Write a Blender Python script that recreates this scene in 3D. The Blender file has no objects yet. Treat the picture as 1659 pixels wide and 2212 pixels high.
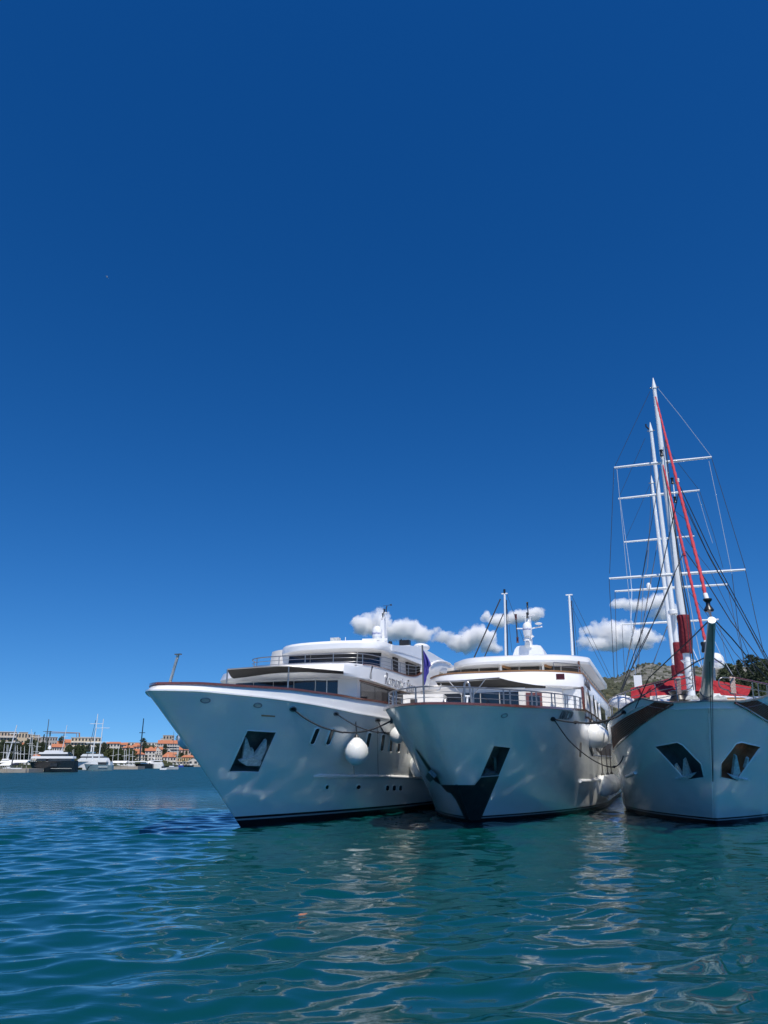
import bpy, bmesh, math, random
import numpy as np
from mathutils import Vector, Matrix
from mathutils.bvhtree import BVHTree
import mathutils.noise as mnoise
R = math.radians
random.seed(7)
S = bpy.context.scene
COL = S.collection
# ------------------------------------------------------------------ camera
F_, CX, CY, HZ, CH = 1690.0, 829.5, 1106.0, 1649.0, 2.6      # photo measured on a 1659 x 2212 grid
TH = math.atan((HZ - CY) / F_)
cam = bpy.data.cameras.new('camera')
cam.sensor_fit = 'VERTICAL'; cam.sensor_height = 36.0
cam.lens = F_ / 2212.0 * 36.0
cam.clip_start = 0.1; cam.clip_end = 30000
cam_o = bpy.data.objects.new('camera', cam); COL.objects.link(cam_o)
cam_o.location = (0, 0, CH); cam_o.rotation_euler = (math.pi / 2 + TH, 0, 0)
S.camera = cam_o
# ------------------------------------------------------------------ light
SUN_AZ, SUN_EL = 168.0, 58.0
W = bpy.data.worlds.new('World'); S.world = W; W.use_nodes = True
nt = W.node_tree; nt.nodes.clear()
sky = nt.nodes.new('ShaderNodeTexSky'); sky.sky_type = 'NISHITA'; sky.sun_disc = False
sky.sun_elevation = R(SUN_EL); sky.sun_rotation = R(SUN_AZ)
sky.altitude = 0; sky.air_density = 1.0; sky.dust_density = 0.2; sky.ozone_density = 3.0
hsv = nt.nodes.new('ShaderNodeHueSaturation'); hsv.inputs['Saturation'].default_value = 1.36; hsv.inputs['Hue'].default_value = 0.501
gam = nt.nodes.new('ShaderNodeGamma'); gam.inputs['Gamma'].default_value = 1.25
bg = nt.nodes.new('ShaderNodeBackground'); bg.inputs['Strength'].default_value = 0.084
out = nt.nodes.new('ShaderNodeOutputWorld')
stc = nt.nodes.new('ShaderNodeTexCoord'); smp = nt.nodes.new('ShaderNodeMapping'); smp.vector_type = 'POINT'
smp.inputs['Scale'].default_value = (1, 1, .95); smp.inputs['Location'].default_value = (0, 0, .125)      # thin out the pale layer on the horizon
nt.links.new(stc.outputs['Generated'], smp.inputs[0]); nt.links.new(smp.outputs[0], sky.inputs[0])
nt.links.new(sky.outputs[0], hsv.inputs['Color']); nt.links.new(hsv.outputs[0], gam.inputs[0])
nt.links.new(gam.outputs[0], bg.inputs[0]); nt.links.new(bg.outputs[0], out.inputs[0])
sun = bpy.data.lights.new('sun', 'SUN'); sun.energy = 4.8; sun.angle = R(0.55); sun.color = (1.0, 0.94, 0.85)
sun_o = bpy.data.objects.new('sun', sun); COL.objects.link(sun_o)
sun_o.rotation_euler = (R(90 - SUN_EL), 0, R(180 - SUN_AZ)); sun_o.location = (20, -40, 80)
vs = S.view_settings; vs.view_transform = 'Standard'; vs.look = 'None'; vs.exposure = 0.0; vs.gamma = 1.0
vs.use_curve_mapping = False
S.render.engine = 'CYCLES'
cy = S.cycles
cy.use_denoising = True; cy.max_bounces = 14; cy.diffuse_bounces = 4; cy.glossy_bounces = 5
cy.transmission_bounces = 6; cy.transparent_max_bounces = 12; cy.volume_bounces = 12
cy.caustics_reflective = True; cy.caustics_refractive = False; cy.blur_glossy = 0.0
cy.sample_clamp_indirect = 40.0
cy.use_guiding = True; cy.use_surface_guiding = True; cy.guiding_training_samples = 128; cy.surface_guiding_probability = 0.8   # finds the sunlight thrown up by the waves

# ------------------------------------------------------------------ helpers
def Zm(x0, y0, sc):
    return lambda x, y: ((x0 + x * sc) * .54004, (y0 + y * sc) * .54004)
z1 = Zm(580, 2400, .48222); z2 = Zm(1280, 2400, .42945); z3 = Zm(1500, 2330, .60277); z4 = Zm(2300, 2500, .46534)
z5 = Zm(2400, 1500, .40506); z6 = Zm(2400, 2200, .40506); za = Zm(900, 2480, .36166); zb = Zm(1400, 2400, .30139)
zc = Zm(1800, 2330, .24111); zd = Zm(2150, 2550, .31646); ze = Zm(1500, 2650, .36166); zf = Zm(2600, 2500, .28451)
zg = Zm(2380, 2750, .19289); zh = Zm(2850, 2700, .13561)
zt2 = Zm(0, 2900, .14467); zt3 = Zm(200, 2880, .14467); zt4 = Zm(420, 2900, .13261); zt5 = Zm(620, 2900, .13261)
CAM = Vector((0, 0, CH)); cT, sT = math.cos(TH), math.sin(TH)
def ray(u, v):
    a = (u - CX) / F_; b = (CY - v) / F_
    return Vector((a, cT - b * sT, sT + b * cT))
def gnd(u, v, z=0.0):
    d = ray(u, v); return CAM + d * ((z - CH) / d.z)
def atY(u, v, Y):
    d = ray(u, v); return CAM + d * (Y / d.y)
def proj(p):
    x, y, z = p[0], p[1], p[2] - CH
    dep = y * cT + z * sT
    return (CX + F_ * x / dep, CY - F_ * (-y * sT + z * cT) / dep)

class MB:
    def __init__(s): s.v = []; s.f = []; s.m = []
    def add(s, vs, fs, mi=0):
        o = len(s.v); s.v += [tuple(p) for p in vs]
        for f in fs: s.f.append([i + o for i in f]); s.m.append(mi)
        return s
    def box(s, c, d, rz=0.0, mi=0, M=None):
        hx, hy, hz = d[0] / 2, d[1] / 2, d[2] / 2; vs = []
        cr, sr = math.cos(rz), math.sin(rz)
        for z in (-hz, hz):
            for x, y in ((-hx, -hy), (hx, -hy), (hx, hy), (-hx, hy)):
                p = Vector((x * cr - y * sr, x * sr + y * cr, z))
                if M: p = M @ p
                vs.append(Vector(c) + p)
        return s.add(vs, [(3, 2, 1, 0), (4, 5, 6, 7), (0, 1, 5, 4), (1, 2, 6, 5), (2, 3, 7, 6), (3, 0, 4, 7)], mi)
    def tube(s, pts, r, n=8, mi=0, closed=False):
        pts = [Vector(p) for p in pts]; N = len(pts)
        rs = r if isinstance(r, (list, tuple)) else [r] * N
        up = None; rings = []
        for i, p in enumerate(pts):
            if closed: t = pts[(i + 1) % N] - pts[i - 1]
            else: t = pts[min(i + 1, N - 1)] - pts[max(i - 1, 0)]
            if t.length < 1e-9: t = Vector((0, 0, 1))
            t.normalize()
            if up is None: up = Vector((0, 0, 1)) if abs(t.z) < .9 else Vector((0, 1, 0))
            x = up - t * up.dot(t)
            if x.length < 1e-4: x = Vector((1, 0, 0)) - t * t.x
            x.normalize(); y = t.cross(x); up = x
            rings.append([p + (x * math.cos(k * 2 * math.pi / n) + y * math.sin(k * 2 * math.pi / n)) * rs[i] for k in range(n)])
        vs = [q for rg in rings for q in rg]; fs = []
        for i in range(N if closed else N - 1):
            j = (i + 1) % N
            for k in range(n):
                l = (k + 1) % n; fs.append((i * n + k, i * n + l, j * n + l, j * n + k))
        if not closed: fs += [tuple(range(n - 1, -1, -1)), tuple((N - 1) * n + k for k in range(n))]
        return s.add(vs, fs, mi)
    def lathe(s, prof, c, n=20, mi=0, M=None):
        vs = []; fs = []; N = len(prof)
        for r, z in prof:
            for k in range(n):
                p = Vector((r * math.cos(k * 2 * math.pi / n), r * math.sin(k * 2 * math.pi / n), z))
                if M: p = M @ p
                vs.append(Vector(c) + p)
        for i in range(N - 1):
            for k in range(n):
                l = (k + 1) % n; fs.append((i * n + k, i * n + l, (i + 1) * n + l, (i + 1) * n + k))
        fs += [tuple(range(n - 1, -1, -1)), tuple((N - 1) * n + k for k in range(n))]
        return s.add(vs, fs, mi)
    def prism(s, poly, off, mi=0):
        poly = [Vector(p) for p in poly]; n = len(poly); off = Vector(off)
        vs = poly + [p + off for p in poly]
        fs = [tuple(range(n)), tuple(range(2 * n - 1, n - 1, -1))] + [((i + 1) % n, i, n + i, n + (i + 1) % n) for i in range(n)]
        return s.add(vs, fs, mi)
    def loft(s, rows, mi=0, closed=False, cap=False):
        n = len(rows[0]); vs = [q for r in rows for q in r]; fs = []
        for i in range(len(rows) - 1):
            for k in range(n if closed else n - 1):
                l = (k + 1) % n; fs.append((i * n + k, i * n + l, (i + 1) * n + l, (i + 1) * n + k))
        if cap: fs += [tuple(range(n - 1, -1, -1)), tuple((len(rows) - 1) * n + k for k in range(n))]
        return s.add(vs, fs, mi)
    def ell(s, c, r, nu=14, nv=9, mi=0, M=None):
        prof = [(max(math.sin(math.pi * i / nv), 1e-3), -math.cos(math.pi * i / nv)) for i in range(nv + 1)]
        vs = []; fs = []
        for rr, z in prof:
            for k in range(nu):
                p = Vector((rr * math.cos(k * 2 * math.pi / nu) * r[0], rr * math.sin(k * 2 * math.pi / nu) * r[1], z * r[2]))
                if M: p = M @ p
                vs.append(Vector(c) + p)
        for i in range(nv):
            for k in range(nu):
                l = (k + 1) % nu; fs.append((i * nu + k, i * nu + l, (i + 1) * nu + l, (i + 1) * nu + k))
        return s.add(vs, fs, mi)
    def mesh(s, name, mats, smooth=None):
        me = bpy.data.meshes.new(name); me.from_pydata(s.v, [], s.f); me.validate(clean_customdata=False)
        for m in (mats if isinstance(mats, (list, tuple)) else [mats]): me.materials.append(m)
        if any(s.m) and len(me.polygons) == len(s.m): me.polygons.foreach_set('material_index', s.m)
        fin(me, smooth); return me
    def build(s, name, mats, parent=None, smooth=None):
        return link(name, s.mesh(name, mats, smooth), parent)
def fin(me, smooth):
    bm = bmesh.new(); bm.from_mesh(me); bmesh.ops.recalc_face_normals(bm, faces=bm.faces); bm.to_mesh(me); bm.free()
    if smooth:
        me.polygons.foreach_set('use_smooth', [True] * len(me.polygons)); me.set_sharp_from_angle(angle=R(smooth))
    me.update()
def link(name, data, parent=None):
    o = bpy.data.objects.new(name, data); COL.objects.link(o)
    if parent: o.parent = parent
    return o
def tag(o, label, cat, group=None):
    o['label'] = label; o['category'] = cat
    if group: o['group'] = group
    return o
def thing(name, label, cat, loc=(0, 0, 0), rz=0.0, group=None):
    o = bpy.data.objects.new(name, None); COL.objects.link(o); o.location = loc; o.rotation_euler = (0, 0, rz)
    o.empty_display_size = .2
    return tag(o, label, cat, group)
def copy_tree(o, parent=None):
    c = o.copy(); COL.objects.link(c); c.parent = parent
    for ch in list(o.children): copy_tree(ch, c)
    return c

class Fr:                                       # a boat's own frame: x to port, y aft, z up, origin where the stem meets the water
    def __init__(s, u, v, az):
        s.P = gnd(u, v); s.az = R(az)
        s.M = Matrix.Translation(s.P) @ Matrix.Rotation(-s.az, 4, 'Z'); s.I = s.M.inverted()
        s.o = s.I @ CAM
    def d(s, u, v): return (s.I.to_3x3() @ ray(u, v)).normalized()
    def L(s, u, v, l): d = s.d(u, v); return s.o + d * ((l - s.o.x) / d.x)
    def A(s, u, v, a): d = s.d(u, v); return s.o + d * ((a - s.o.y) / d.y)
    def Z(s, u, v, z): d = s.d(u, v); return s.o + d * ((z - s.o.z) / d.z)
    def pl(s, u, v, p, n):
        d = s.d(u, v); return s.o + d * ((p - s.o).dot(n) / d.dot(n))
    def at(s, u, v, p):                          # same distance as local point p
        d = s.d(u, v); return s.o + d * (p - s.o).length
    def px(s, p): return proj(s.M @ Vector(p))
    def hit(s, u, v):
        r = s.bvh.ray_cast(s.o, s.d(u, v)); return (r[0], r[1]) if r[0] else None

# ------------------------------------------------------------------ materials
def mat(name, col, rough=.5, metal=0.0, noise=None, coat=0.0, spec=.5, bump=None):
    m = bpy.data.materials.new(name); m.use_nodes = True; t = m.node_tree; b = t.nodes['Principled BSDF']
    b.inputs['Base Color'].default_value = (*col, 1); b.inputs['Roughness'].default_value = rough
    b.inputs['Metallic'].default_value = metal; b.inputs['Coat Weight'].default_value = coat
    b.inputs['Coat Roughness'].default_value = .06; b.inputs['Specular IOR Level'].default_value = spec
    tc = t.nodes.new('ShaderNodeTexCoord')
    if noise:
        sc, amt, col2 = noise
        n = t.nodes.new('ShaderNodeTexNoise'); n.inputs['Scale'].default_value = sc; n.inputs['Detail'].default_value = 6
        t.links.new(tc.outputs['Object'], n.inputs['Vector'])
        r = t.nodes.new('ShaderNodeValToRGB'); r.color_ramp.elements[0].position = .5 - amt; r.color_ramp.elements[1].position = .5 + amt
        r.color_ramp.elements[0].color = (*col, 1); r.color_ramp.elements[1].color = (*col2, 1)
        t.links.new(n.outputs['Fac'], r.inputs[0]); t.links.new(r.outputs[0], b.inputs['Base Color'])
    if bump:
        n2 = t.nodes.new('ShaderNodeTexNoise'); n2.inputs['Scale'].default_value = bump[0]; n2.inputs['Detail'].default_value = 5
        t.links.new(tc.outputs['Object'], n2.inputs['Vector'])
        bp = t.nodes.new('ShaderNodeBump'); bp.inputs['Strength'].default_value = bump[1]; bp.inputs['Distance'].default_value = bump[2]
        t.links.new(n2.outputs['Fac'], bp.inputs['Height']); t.links.new(bp.outputs[0], b.inputs['Normal'])
    return m
M = {}
M['hull'] = mat('hull_paint', (.78, .785, .755), .2, noise=(.9, .25, (.83, .835, .80)), coat=.6, bump=(1.3, .05, .05))
M['hull2'] = mat('hull_paint_grey', (.74, .745, .715), .2, noise=(.8, .25, (.79, .795, .76)), coat=.6, bump=(1.1, .06, .05))
M['white'] = mat('white_gelcoat', (.80, .80, .79), .3, noise=(1.7, .3, (.75, .755, .75)), coat=.25)
M['cream'] = mat('cream_panel', (.74, .70, .63), .4, noise=(2, .3, (.70, .66, .6)))
M['offwhite'] = mat('white_shade_ceiling', (.72, .69, .64), .5, noise=(3, .3, (.68, .65, .6)))
M['black'] = mat('antifouling_black', (.008, .008, .01), .35, noise=(3, .3, (.014, .014, .018)))
M['stripe'] = mat('boot_stripe_grey', (.30, .33, .34), .4, noise=(4, .3, (.36, .38, .39)))
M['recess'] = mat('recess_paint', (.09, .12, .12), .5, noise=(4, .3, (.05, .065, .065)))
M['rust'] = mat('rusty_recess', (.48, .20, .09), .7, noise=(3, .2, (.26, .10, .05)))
M['plate'] = mat('stem_guard_plate', (.035, .05, .05), .32, .5, noise=(3, .3, (.06, .08, .078)))
M['anchor'] = mat('anchor_galvanised', (.66, .67, .66), .55, .0, noise=(7, .16, (.40, .42, .41)))
M['anchord'] = mat('anchor_dark', (.16, .18, .18), .5, .3, noise=(7, .2, (.09, .1, .1)))
M['steel'] = mat('polished_steel', (.33, .33, .33), .3, .75, noise=(9, .3, (.27, .27, .27)))
M['mahog'] = mat('varnished_mahogany', (.11, .028, .016), .22, noise=(14, .25, (.17, .05, .028)), coat=.7)
M['plank'] = mat('varnished_plank', (.19, .046, .024), .45, noise=(5, .25, (.27, .075, .04)), coat=.04, spec=.15)
M['teak'] = mat('teak_trim', (.30, .15, .06), .45, noise=(12, .25, (.38, .2, .09)))
M['glass'] = mat('tinted_glass', (.006, .008, .014), .04, spec=.6, noise=(.7, .3, (.010, .014, .024)))
M['glass2'] = mat('grey_glass', (.022, .022, .022), .05, spec=.6, noise=(1, .3, (.06, .055, .05)))
M['dark'] = mat('dark_interior', (.02, .018, .016), .7, noise=(3, .3, (.035, .03, .027)))
M['canvas'] = mat('dark_awning_canvas', (.014, .0135, .013), .85, noise=(6, .3, (.022, .021, .02)), bump=(20, .2, .01))
M['wcanvas'] = mat('white_canvas', (.76, .76, .74), .8, noise=(5, .3, (.7, .7, .68)))
M['vinyl'] = mat('white_vinyl', (.74, .745, .735), .38, noise=(2.5, .3, (.66, .67, .655)), bump=(9, .1, .02))
M['rope'] = mat('black_rope', (.012, .012, .014), .85, noise=(60, .3, (.03, .03, .033)), bump=(90, .6, .01))
M['wire'] = mat('dark_wire', (.03, .035, .042), .5, .3, noise=(40, .3, (.05, .055, .06)))
M['pwire'] = mat('pale_wire', (.42, .47, .52), .45, .3, noise=(40, .3, (.5, .55, .6)))
M['wrope'] = mat('white_rope', (.68, .67, .63), .8, noise=(30, .3, (.58, .56, .52)))
M['mast'] = mat('mast_paint', (.76, .775, .77), .3, noise=(2, .3, (.7, .72, .715)), coat=.3)
M['red'] = mat('red_canvas', (.25, .005, .012), .8, noise=(3, .3, (.31, .008, .016)), bump=(5, .5, .08))
M['redd'] = mat('dark_red_canvas', (.20, .008, .018), .8, noise=(4, .3, (.13, .006, .012)), bump=(7, .6, .08))
M['pink'] = mat('faded_red_sail', (.42, .025, .045), .75, noise=(9, .25, (.52, .05, .065)), bump=(14, .7, .06))
M['flag'] = mat('flag_blue', (.05, .045, .28), .75, noise=(4, .3, (.08, .07, .36)), bump=(12, .4, .03))
M['spar'] = mat('grey_green_spar', (.30, .33, .29), .3, noise=(2, .3, (.25, .28, .25)), coat=.5)
M['lamp'] = mat('black_lamp', (.012, .012, .013), .35, noise=(8, .3, (.02, .02, .022)))
M['rlamp'] = mat('dark_red_lamp', (.07, .008, .008), .3, noise=(8, .3, (.05, .006, .006)))
M['blue'] = mat('logo_blue', (.02, .05, .30), .5, noise=(8, .3, (.03, .06, .33)))
M['chrome'] = mat('chrome_letter', (.45, .46, .48), .22, .8, noise=(8, .3, (.33, .34, .36)))
M['letter'] = mat('brown_letter', (.09, .07, .07), .4, noise=(8, .3, (.11, .09, .09)))
M['mat_rope'] = mat('knotted_rope_mat', (.55, .36, .31), .9, noise=(22, .12, (.68, .55, .48)), bump=(26, .9, .04))
M['navy'] = mat('navy_hull', (.006, .012, .018), .15, noise=(.4, .3, (.01, .018, .025)), coat=.5)
M['tealhull'] = mat('grey_blue_hull', (.13, .2, .23), .2, noise=(.3, .3, (.17, .25, .28)), coat=.5)
M['tile'] = mat('terracotta_tile', (.36, .125, .062), .85, noise=(.8, .25, (.47, .19, .10)), bump=(3, .6, .1))
M['tile2'] = mat('weathered_tile', (.36, .14, .075), .85, noise=(.9, .25, (.46, .2, .11)), bump=(3, .6, .1))
M['pl_w'] = mat('white_plaster', (.62, .59, .54), .85, noise=(.5, .3, (.54, .51, .46)))
M['pl_c'] = mat('cream_plaster', (.60, .50, .36), .85, noise=(.5, .3, (.52, .43, .31)))
M['pl_g'] = mat('grey_plaster', (.36, .35, .34), .85, noise=(.5, .3, (.44, .42, .4)))
M['pl_t'] = mat('tan_plaster', (.42, .34, .26), .85, noise=(.5, .3, (.49, .4, .32)))
M['pl_p'] = mat('pink_plaster', (.56, .42, .36), .85, noise=(.5, .3, (.5, .37, .31)))
M['pl_y'] = mat('yellow_plaster', (.60, .42, .20), .85, noise=(.5, .3, (.66, .48, .26)))
M['win'] = mat('house_window', (.02, .024, .03), .15, noise=(.5, .3, (.05, .055, .06)))
M['conc'] = mat('pontoon_concrete', (.40, .36, .30), .9, noise=(.7, .3, (.3, .27, .23)))
M['leaf_d'] = mat('dark_evergreen', (.026, .040, .018), .8, noise=(.35, .25, (.046, .064, .027)))
M['leaf_m'] = mat('pine_green', (.035, .056, .018), .8, noise=(.3, .25, (.062, .085, .03)))
M['leaf_l'] = mat('olive_green', (.062, .075, .022), .8, noise=(.3, .25, (.10, .11, .04)))
M['leaf_s'] = mat('scrub_green', (.042, .050, .026), .85, noise=(.3, .25, (.075, .078, .045)))
M['bark'] = mat('bark', (.10, .075, .055), .9, noise=(2, .3, (.15, .11, .08)))
M['crane'] = mat('crane_steel', (.28, .17, .12), .6, noise=(.5, .3, (.32, .21, .15)))
M['skin'] = mat('skin', (.45, .27, .19), .6, noise=(4, .3, (.4, .24, .17)))
M['cloth'] = mat('navy_clothing', (.02, .025, .05), .8, noise=(4, .3, (.03, .035, .06)))
M['gull'] = mat('gull_feathers', (.62, .63, .65), .7, noise=(6, .3, (.5, .51, .54)))

# ------------------------------------------------------------------ water
def water():
    def axis(lo, hi, fine_lo, fine_hi, d0, g):
        a = list(np.arange(fine_lo, fine_hi, d0)); x = fine_hi; d = d0
        while x < hi: a.append(x); d *= g; x += d
        a.append(hi); x = fine_lo; d = d0; l = []
        while x > lo:
            d *= g; x -= d; l.append(max(x, lo))
        return np.array(sorted(set(l)) + a)
    xs = axis(-9000, 9000, -13.0, 19.0, .075, 1.05); ys = axis(-600, 12000, 7.5, 43, .07, 1.05)
    X, Y = np.meshgrid(xs, ys, indexing='ij')
    dx = np.gradient(xs); dy = np.gradient(ys)
    cell = np.maximum(dx[:, None], dy[None, :]) + 0 * X
    H = np.zeros_like(X); DX = np.zeros_like(X); DY = np.zeros_like(X)
    rng = np.random.default_rng(11)
    for i in range(110):
        lam = .21 * (2.3 / .21) ** rng.random()
        th = R(168) + rng.normal(0, .62)          # wind from the left, crests roughly across the view
        k = 2 * math.pi / lam; kx, ky = k * math.sin(th) , k * math.cos(th)
        a0 = .0031 * lam ** 1.1; a1 = .0036 * lam ** .95 * min(max((lam - .62) / .3, 0), 1)       # chop in front, long low ripples close under the hulls
        lw = np.clip((Y - 20) / 5, 0, 1) * np.clip((X + 12) / 3, 0, 1) * np.clip((60 - Y) / 10, 0, 1)
        amp = a0 + (a1 - a0) * lw
        fade = np.clip((lam / cell - 2.5) / 3.0, 0, 1)
        ph = kx * X + ky * Y + rng.random() * 6.283
        H += amp * fade * np.cos(ph)
        DX -= .8 * amp * fade * (kx / k) * np.sin(ph); DY -= .8 * amp * fade * (ky / k) * np.sin(ph)
    nx, ny = X.shape
    co = np.stack([X + DX, Y + DY, H], -1).reshape(-1, 3).astype(np.float32)
    i = np.arange(nx - 1)[:, None] * ny + np.arange(ny - 1)[None, :]
    q = np.stack([i, i + ny, i + ny + 1, i + 1], -1).reshape(-1, 4).astype(np.int32)
    me = bpy.data.meshes.new('water'); me.vertices.add(len(co)); me.vertices.foreach_set('co', co.ravel())
    me.loops.add(q.size); me.loops.foreach_set('vertex_index', q.ravel()); me.polygons.add(len(q))
    me.polygons.foreach_set('loop_start', np.arange(0, q.size, 4, dtype=np.int32)); me.polygons.foreach_set('use_smooth', np.ones(len(q), bool))
    me.update(calc_edges=True)
    m = bpy.data.materials.new('sea_water'); m.use_nodes = True; t = m.node_tree; b = t.nodes['Principled BSDF']
    b.inputs['Base Color'].default_value = (.0015, .046, .048, 1); b.inputs['Roughness'].default_value = .07; b.inputs['IOR'].default_value = 1.5
    tc = t.nodes.new('ShaderNodeTexCoord')
    dv = t.nodes.new('ShaderNodeVectorMath'); dv.operation = 'DISTANCE'; dv.inputs[1].default_value = (7, 28, 0); t.links.new(tc.outputs['Object'], dv.inputs[0])
    lee = t.nodes.new('ShaderNodeMapRange'); lee.inputs['From Min'].default_value = 20; lee.inputs['From Max'].default_value = 40; lee.inputs['To Min'].default_value = .025; lee.inputs['To Max'].default_value = 1.0
    t.links.new(dv.outputs['Value'], lee.inputs['Value'])          # calm in the lee of the boats, ruffled out in the bay
    rg_ = t.nodes.new('ShaderNodeMapRange'); rg_.inputs['From Min'].default_value = 30; rg_.inputs['From Max'].default_value = 75; rg_.inputs['To Min'].default_value = .06; rg_.inputs['To Max'].default_value = .34
    t.links.new(dv.outputs['Value'], rg_.inputs['Value']); t.links.new(rg_.outputs[0], b.inputs['Roughness'])
    lee2 = t.nodes.new('ShaderNodeMapRange'); lee2.inputs['From Min'].default_value = 19; lee2.inputs['From Max'].default_value = 75; lee2.inputs['To Min'].default_value = 0; lee2.inputs['To Max'].default_value = 1.7
    t.links.new(dv.outputs['Value'], lee2.inputs['Value'])
    mpw = t.nodes.new('ShaderNodeMapping'); mpw.inputs['Scale'].default_value = (1, 1.7, 1); mpw.inputs['Rotation'].default_value = (0, 0, R(8)); t.links.new(tc.outputs['Object'], mpw.inputs[0])
    nw = t.nodes.new('ShaderNodeTexNoise'); nw.inputs['Scale'].default_value = .8; nw.inputs['Detail'].default_value = 4; t.links.new(mpw.outputs[0], nw.inputs['Vector'])
    sb = t.nodes.new('ShaderNodeVectorMath'); sb.operation = 'SUBTRACT'; sb.inputs[1].default_value = (.5, .5, .5); t.links.new(nw.outputs['Color'], sb.inputs[0])
    sl = t.nodes.new('ShaderNodeVectorMath'); sl.operation = 'MULTIPLY'; sl.inputs[1].default_value = (.75, 1, 0); t.links.new(sb.outputs[0], sl.inputs[0])
    sk = t.nodes.new('ShaderNodeVectorMath'); sk.operation = 'SCALE'; t.links.new(sl.outputs[0], sk.inputs[0]); t.links.new(lee2.outputs[0], sk.inputs['Scale'])
    ge = t.nodes.new('ShaderNodeNewGeometry'); ad = t.nodes.new('ShaderNodeVectorMath'); ad.operation = 'ADD'; t.links.new(sk.outputs[0], ad.inputs[0]); t.links.new(ge.outputs['Normal'], ad.inputs[1])
    nz = t.nodes.new('ShaderNodeVectorMath'); nz.operation = 'NORMALIZE'; t.links.new(ad.outputs[0], nz.inputs[0])      # wind slopes of the open bay
    prev = nz
    for sc, st, dist, stretch in ((.30, .8, 1.0, 1.7), (1.0, .9, .38, 1.9), (3.4, .6, .10, 1.8)):
        mp = t.nodes.new('ShaderNodeMapping'); mp.inputs['Scale'].default_value = (1, stretch, 1); mp.inputs['Rotation'].default_value = (0, 0, R(12))
        n = t.nodes.new('ShaderNodeTexNoise'); n.inputs['Scale'].default_value = sc; n.inputs['Detail'].default_value = 3; n.inputs['Roughness'].default_value = .55
        n.inputs['Distortion'].default_value = .5
        bp = t.nodes.new('ShaderNodeBump'); bp.inputs['Strength'].default_value = st; bp.inputs['Distance'].default_value = dist
        ml = t.nodes.new('ShaderNodeMath'); ml.operation = 'MULTIPLY'; ml.inputs[1].default_value = st; t.links.new(lee.outputs[0], ml.inputs[0]); t.links.new(ml.outputs[0], bp.inputs['Strength'])
        t.links.new(tc.outputs['Object'], mp.inputs[0]); t.links.new(mp.outputs[0], n.inputs['Vector']); t.links.new(n.outputs['Fac'], bp.inputs['Height'])
        if prev: t.links.new(prev.outputs[0], bp.inputs['Normal'])
        prev = bp
    t.links.new(prev.outputs[0], b.inputs['Normal'])
    me.materials.append(m)
    o = link('water', me); o['kind'] = 'structure'; o['label'] = 'rippled blue green harbour water'
water()
# ------------------------------------------------------------------ hills on the right
def hillmat(name, c1, c2, c3, sc):
    m = bpy.data.materials.new(name); m.use_nodes = True; t = m.node_tree; b = t.nodes['Principled BSDF']; b.inputs['Roughness'].default_value = .95
    b.inputs['Specular IOR Level'].default_value = .1
    tc = t.nodes.new('ShaderNodeTexCoord'); n = t.nodes.new('ShaderNodeTexNoise'); n.inputs['Scale'].default_value = sc; n.inputs['Detail'].default_value = 9; n.inputs['Roughness'].default_value = .7
    n2 = t.nodes.new('ShaderNodeTexVoronoi'); n2.inputs['Scale'].default_value = sc * 5
    t.links.new(tc.outputs['Object'], n.inputs['Vector']); t.links.new(tc.outputs['Object'], n2.inputs['Vector'])
    r = t.nodes.new('ShaderNodeValToRGB'); e = r.color_ramp.elements; e[0].position = .36; e[0].color = (*c1, 1); e[1].position = .62; e[1].color = (*c3, 1)
    k = e.new(.5); k.color = (*c2, 1)
    t.links.new(n.outputs['Fac'], r.inputs[0])
    r2 = t.nodes.new('ShaderNodeValToRGB'); r2.color_ramp.elements[0].position = .12; r2.color_ramp.elements[1].position = .3
    r2.color_ramp.elements[0].color = (*c1, 1); r2.color_ramp.elements[1].color = (1, 1, 1, 1)
    mx = t.nodes.new('ShaderNodeMix'); mx.data_type = 'RGBA'; mx.blend_type = 'DARKEN'; mx.inputs['Factor'].default_value = .75
    t.links.new(n2.outputs['Distance'], r2.inputs[0]); t.links.new(r.outputs[0], mx.inputs['A']); t.links.new(r2.outputs[0], mx.inputs['B'])
    t.links.new(mx.outputs['Result'], b.inputs['Base Color'])
    bp = t.nodes.new('ShaderNodeBump'); bp.inputs['Strength'].default_value = .8; bp.inputs['Distance'].default_value = 1.5 / sc * .02
    t.links.new(n.outputs['Fac'], bp.inputs['Height']); t.links.new(bp.outputs[0], b.inputs['Normal'])
    return m
M['rock'] = hillmat('rocky_scrub', (.06, .065, .05), (.135, .135, .115), (.25, .245, .225), .035)
M['scrub'] = hillmat('dry_scrub', (.038, .045, .018), (.105, .098, .05), (.19, .168, .10), .06)
M['wood'] = hillmat('wooded_slope', (.02, .028, .012), (.035, .045, .018), (.07, .07, .03), .08)
HT = {}
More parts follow.
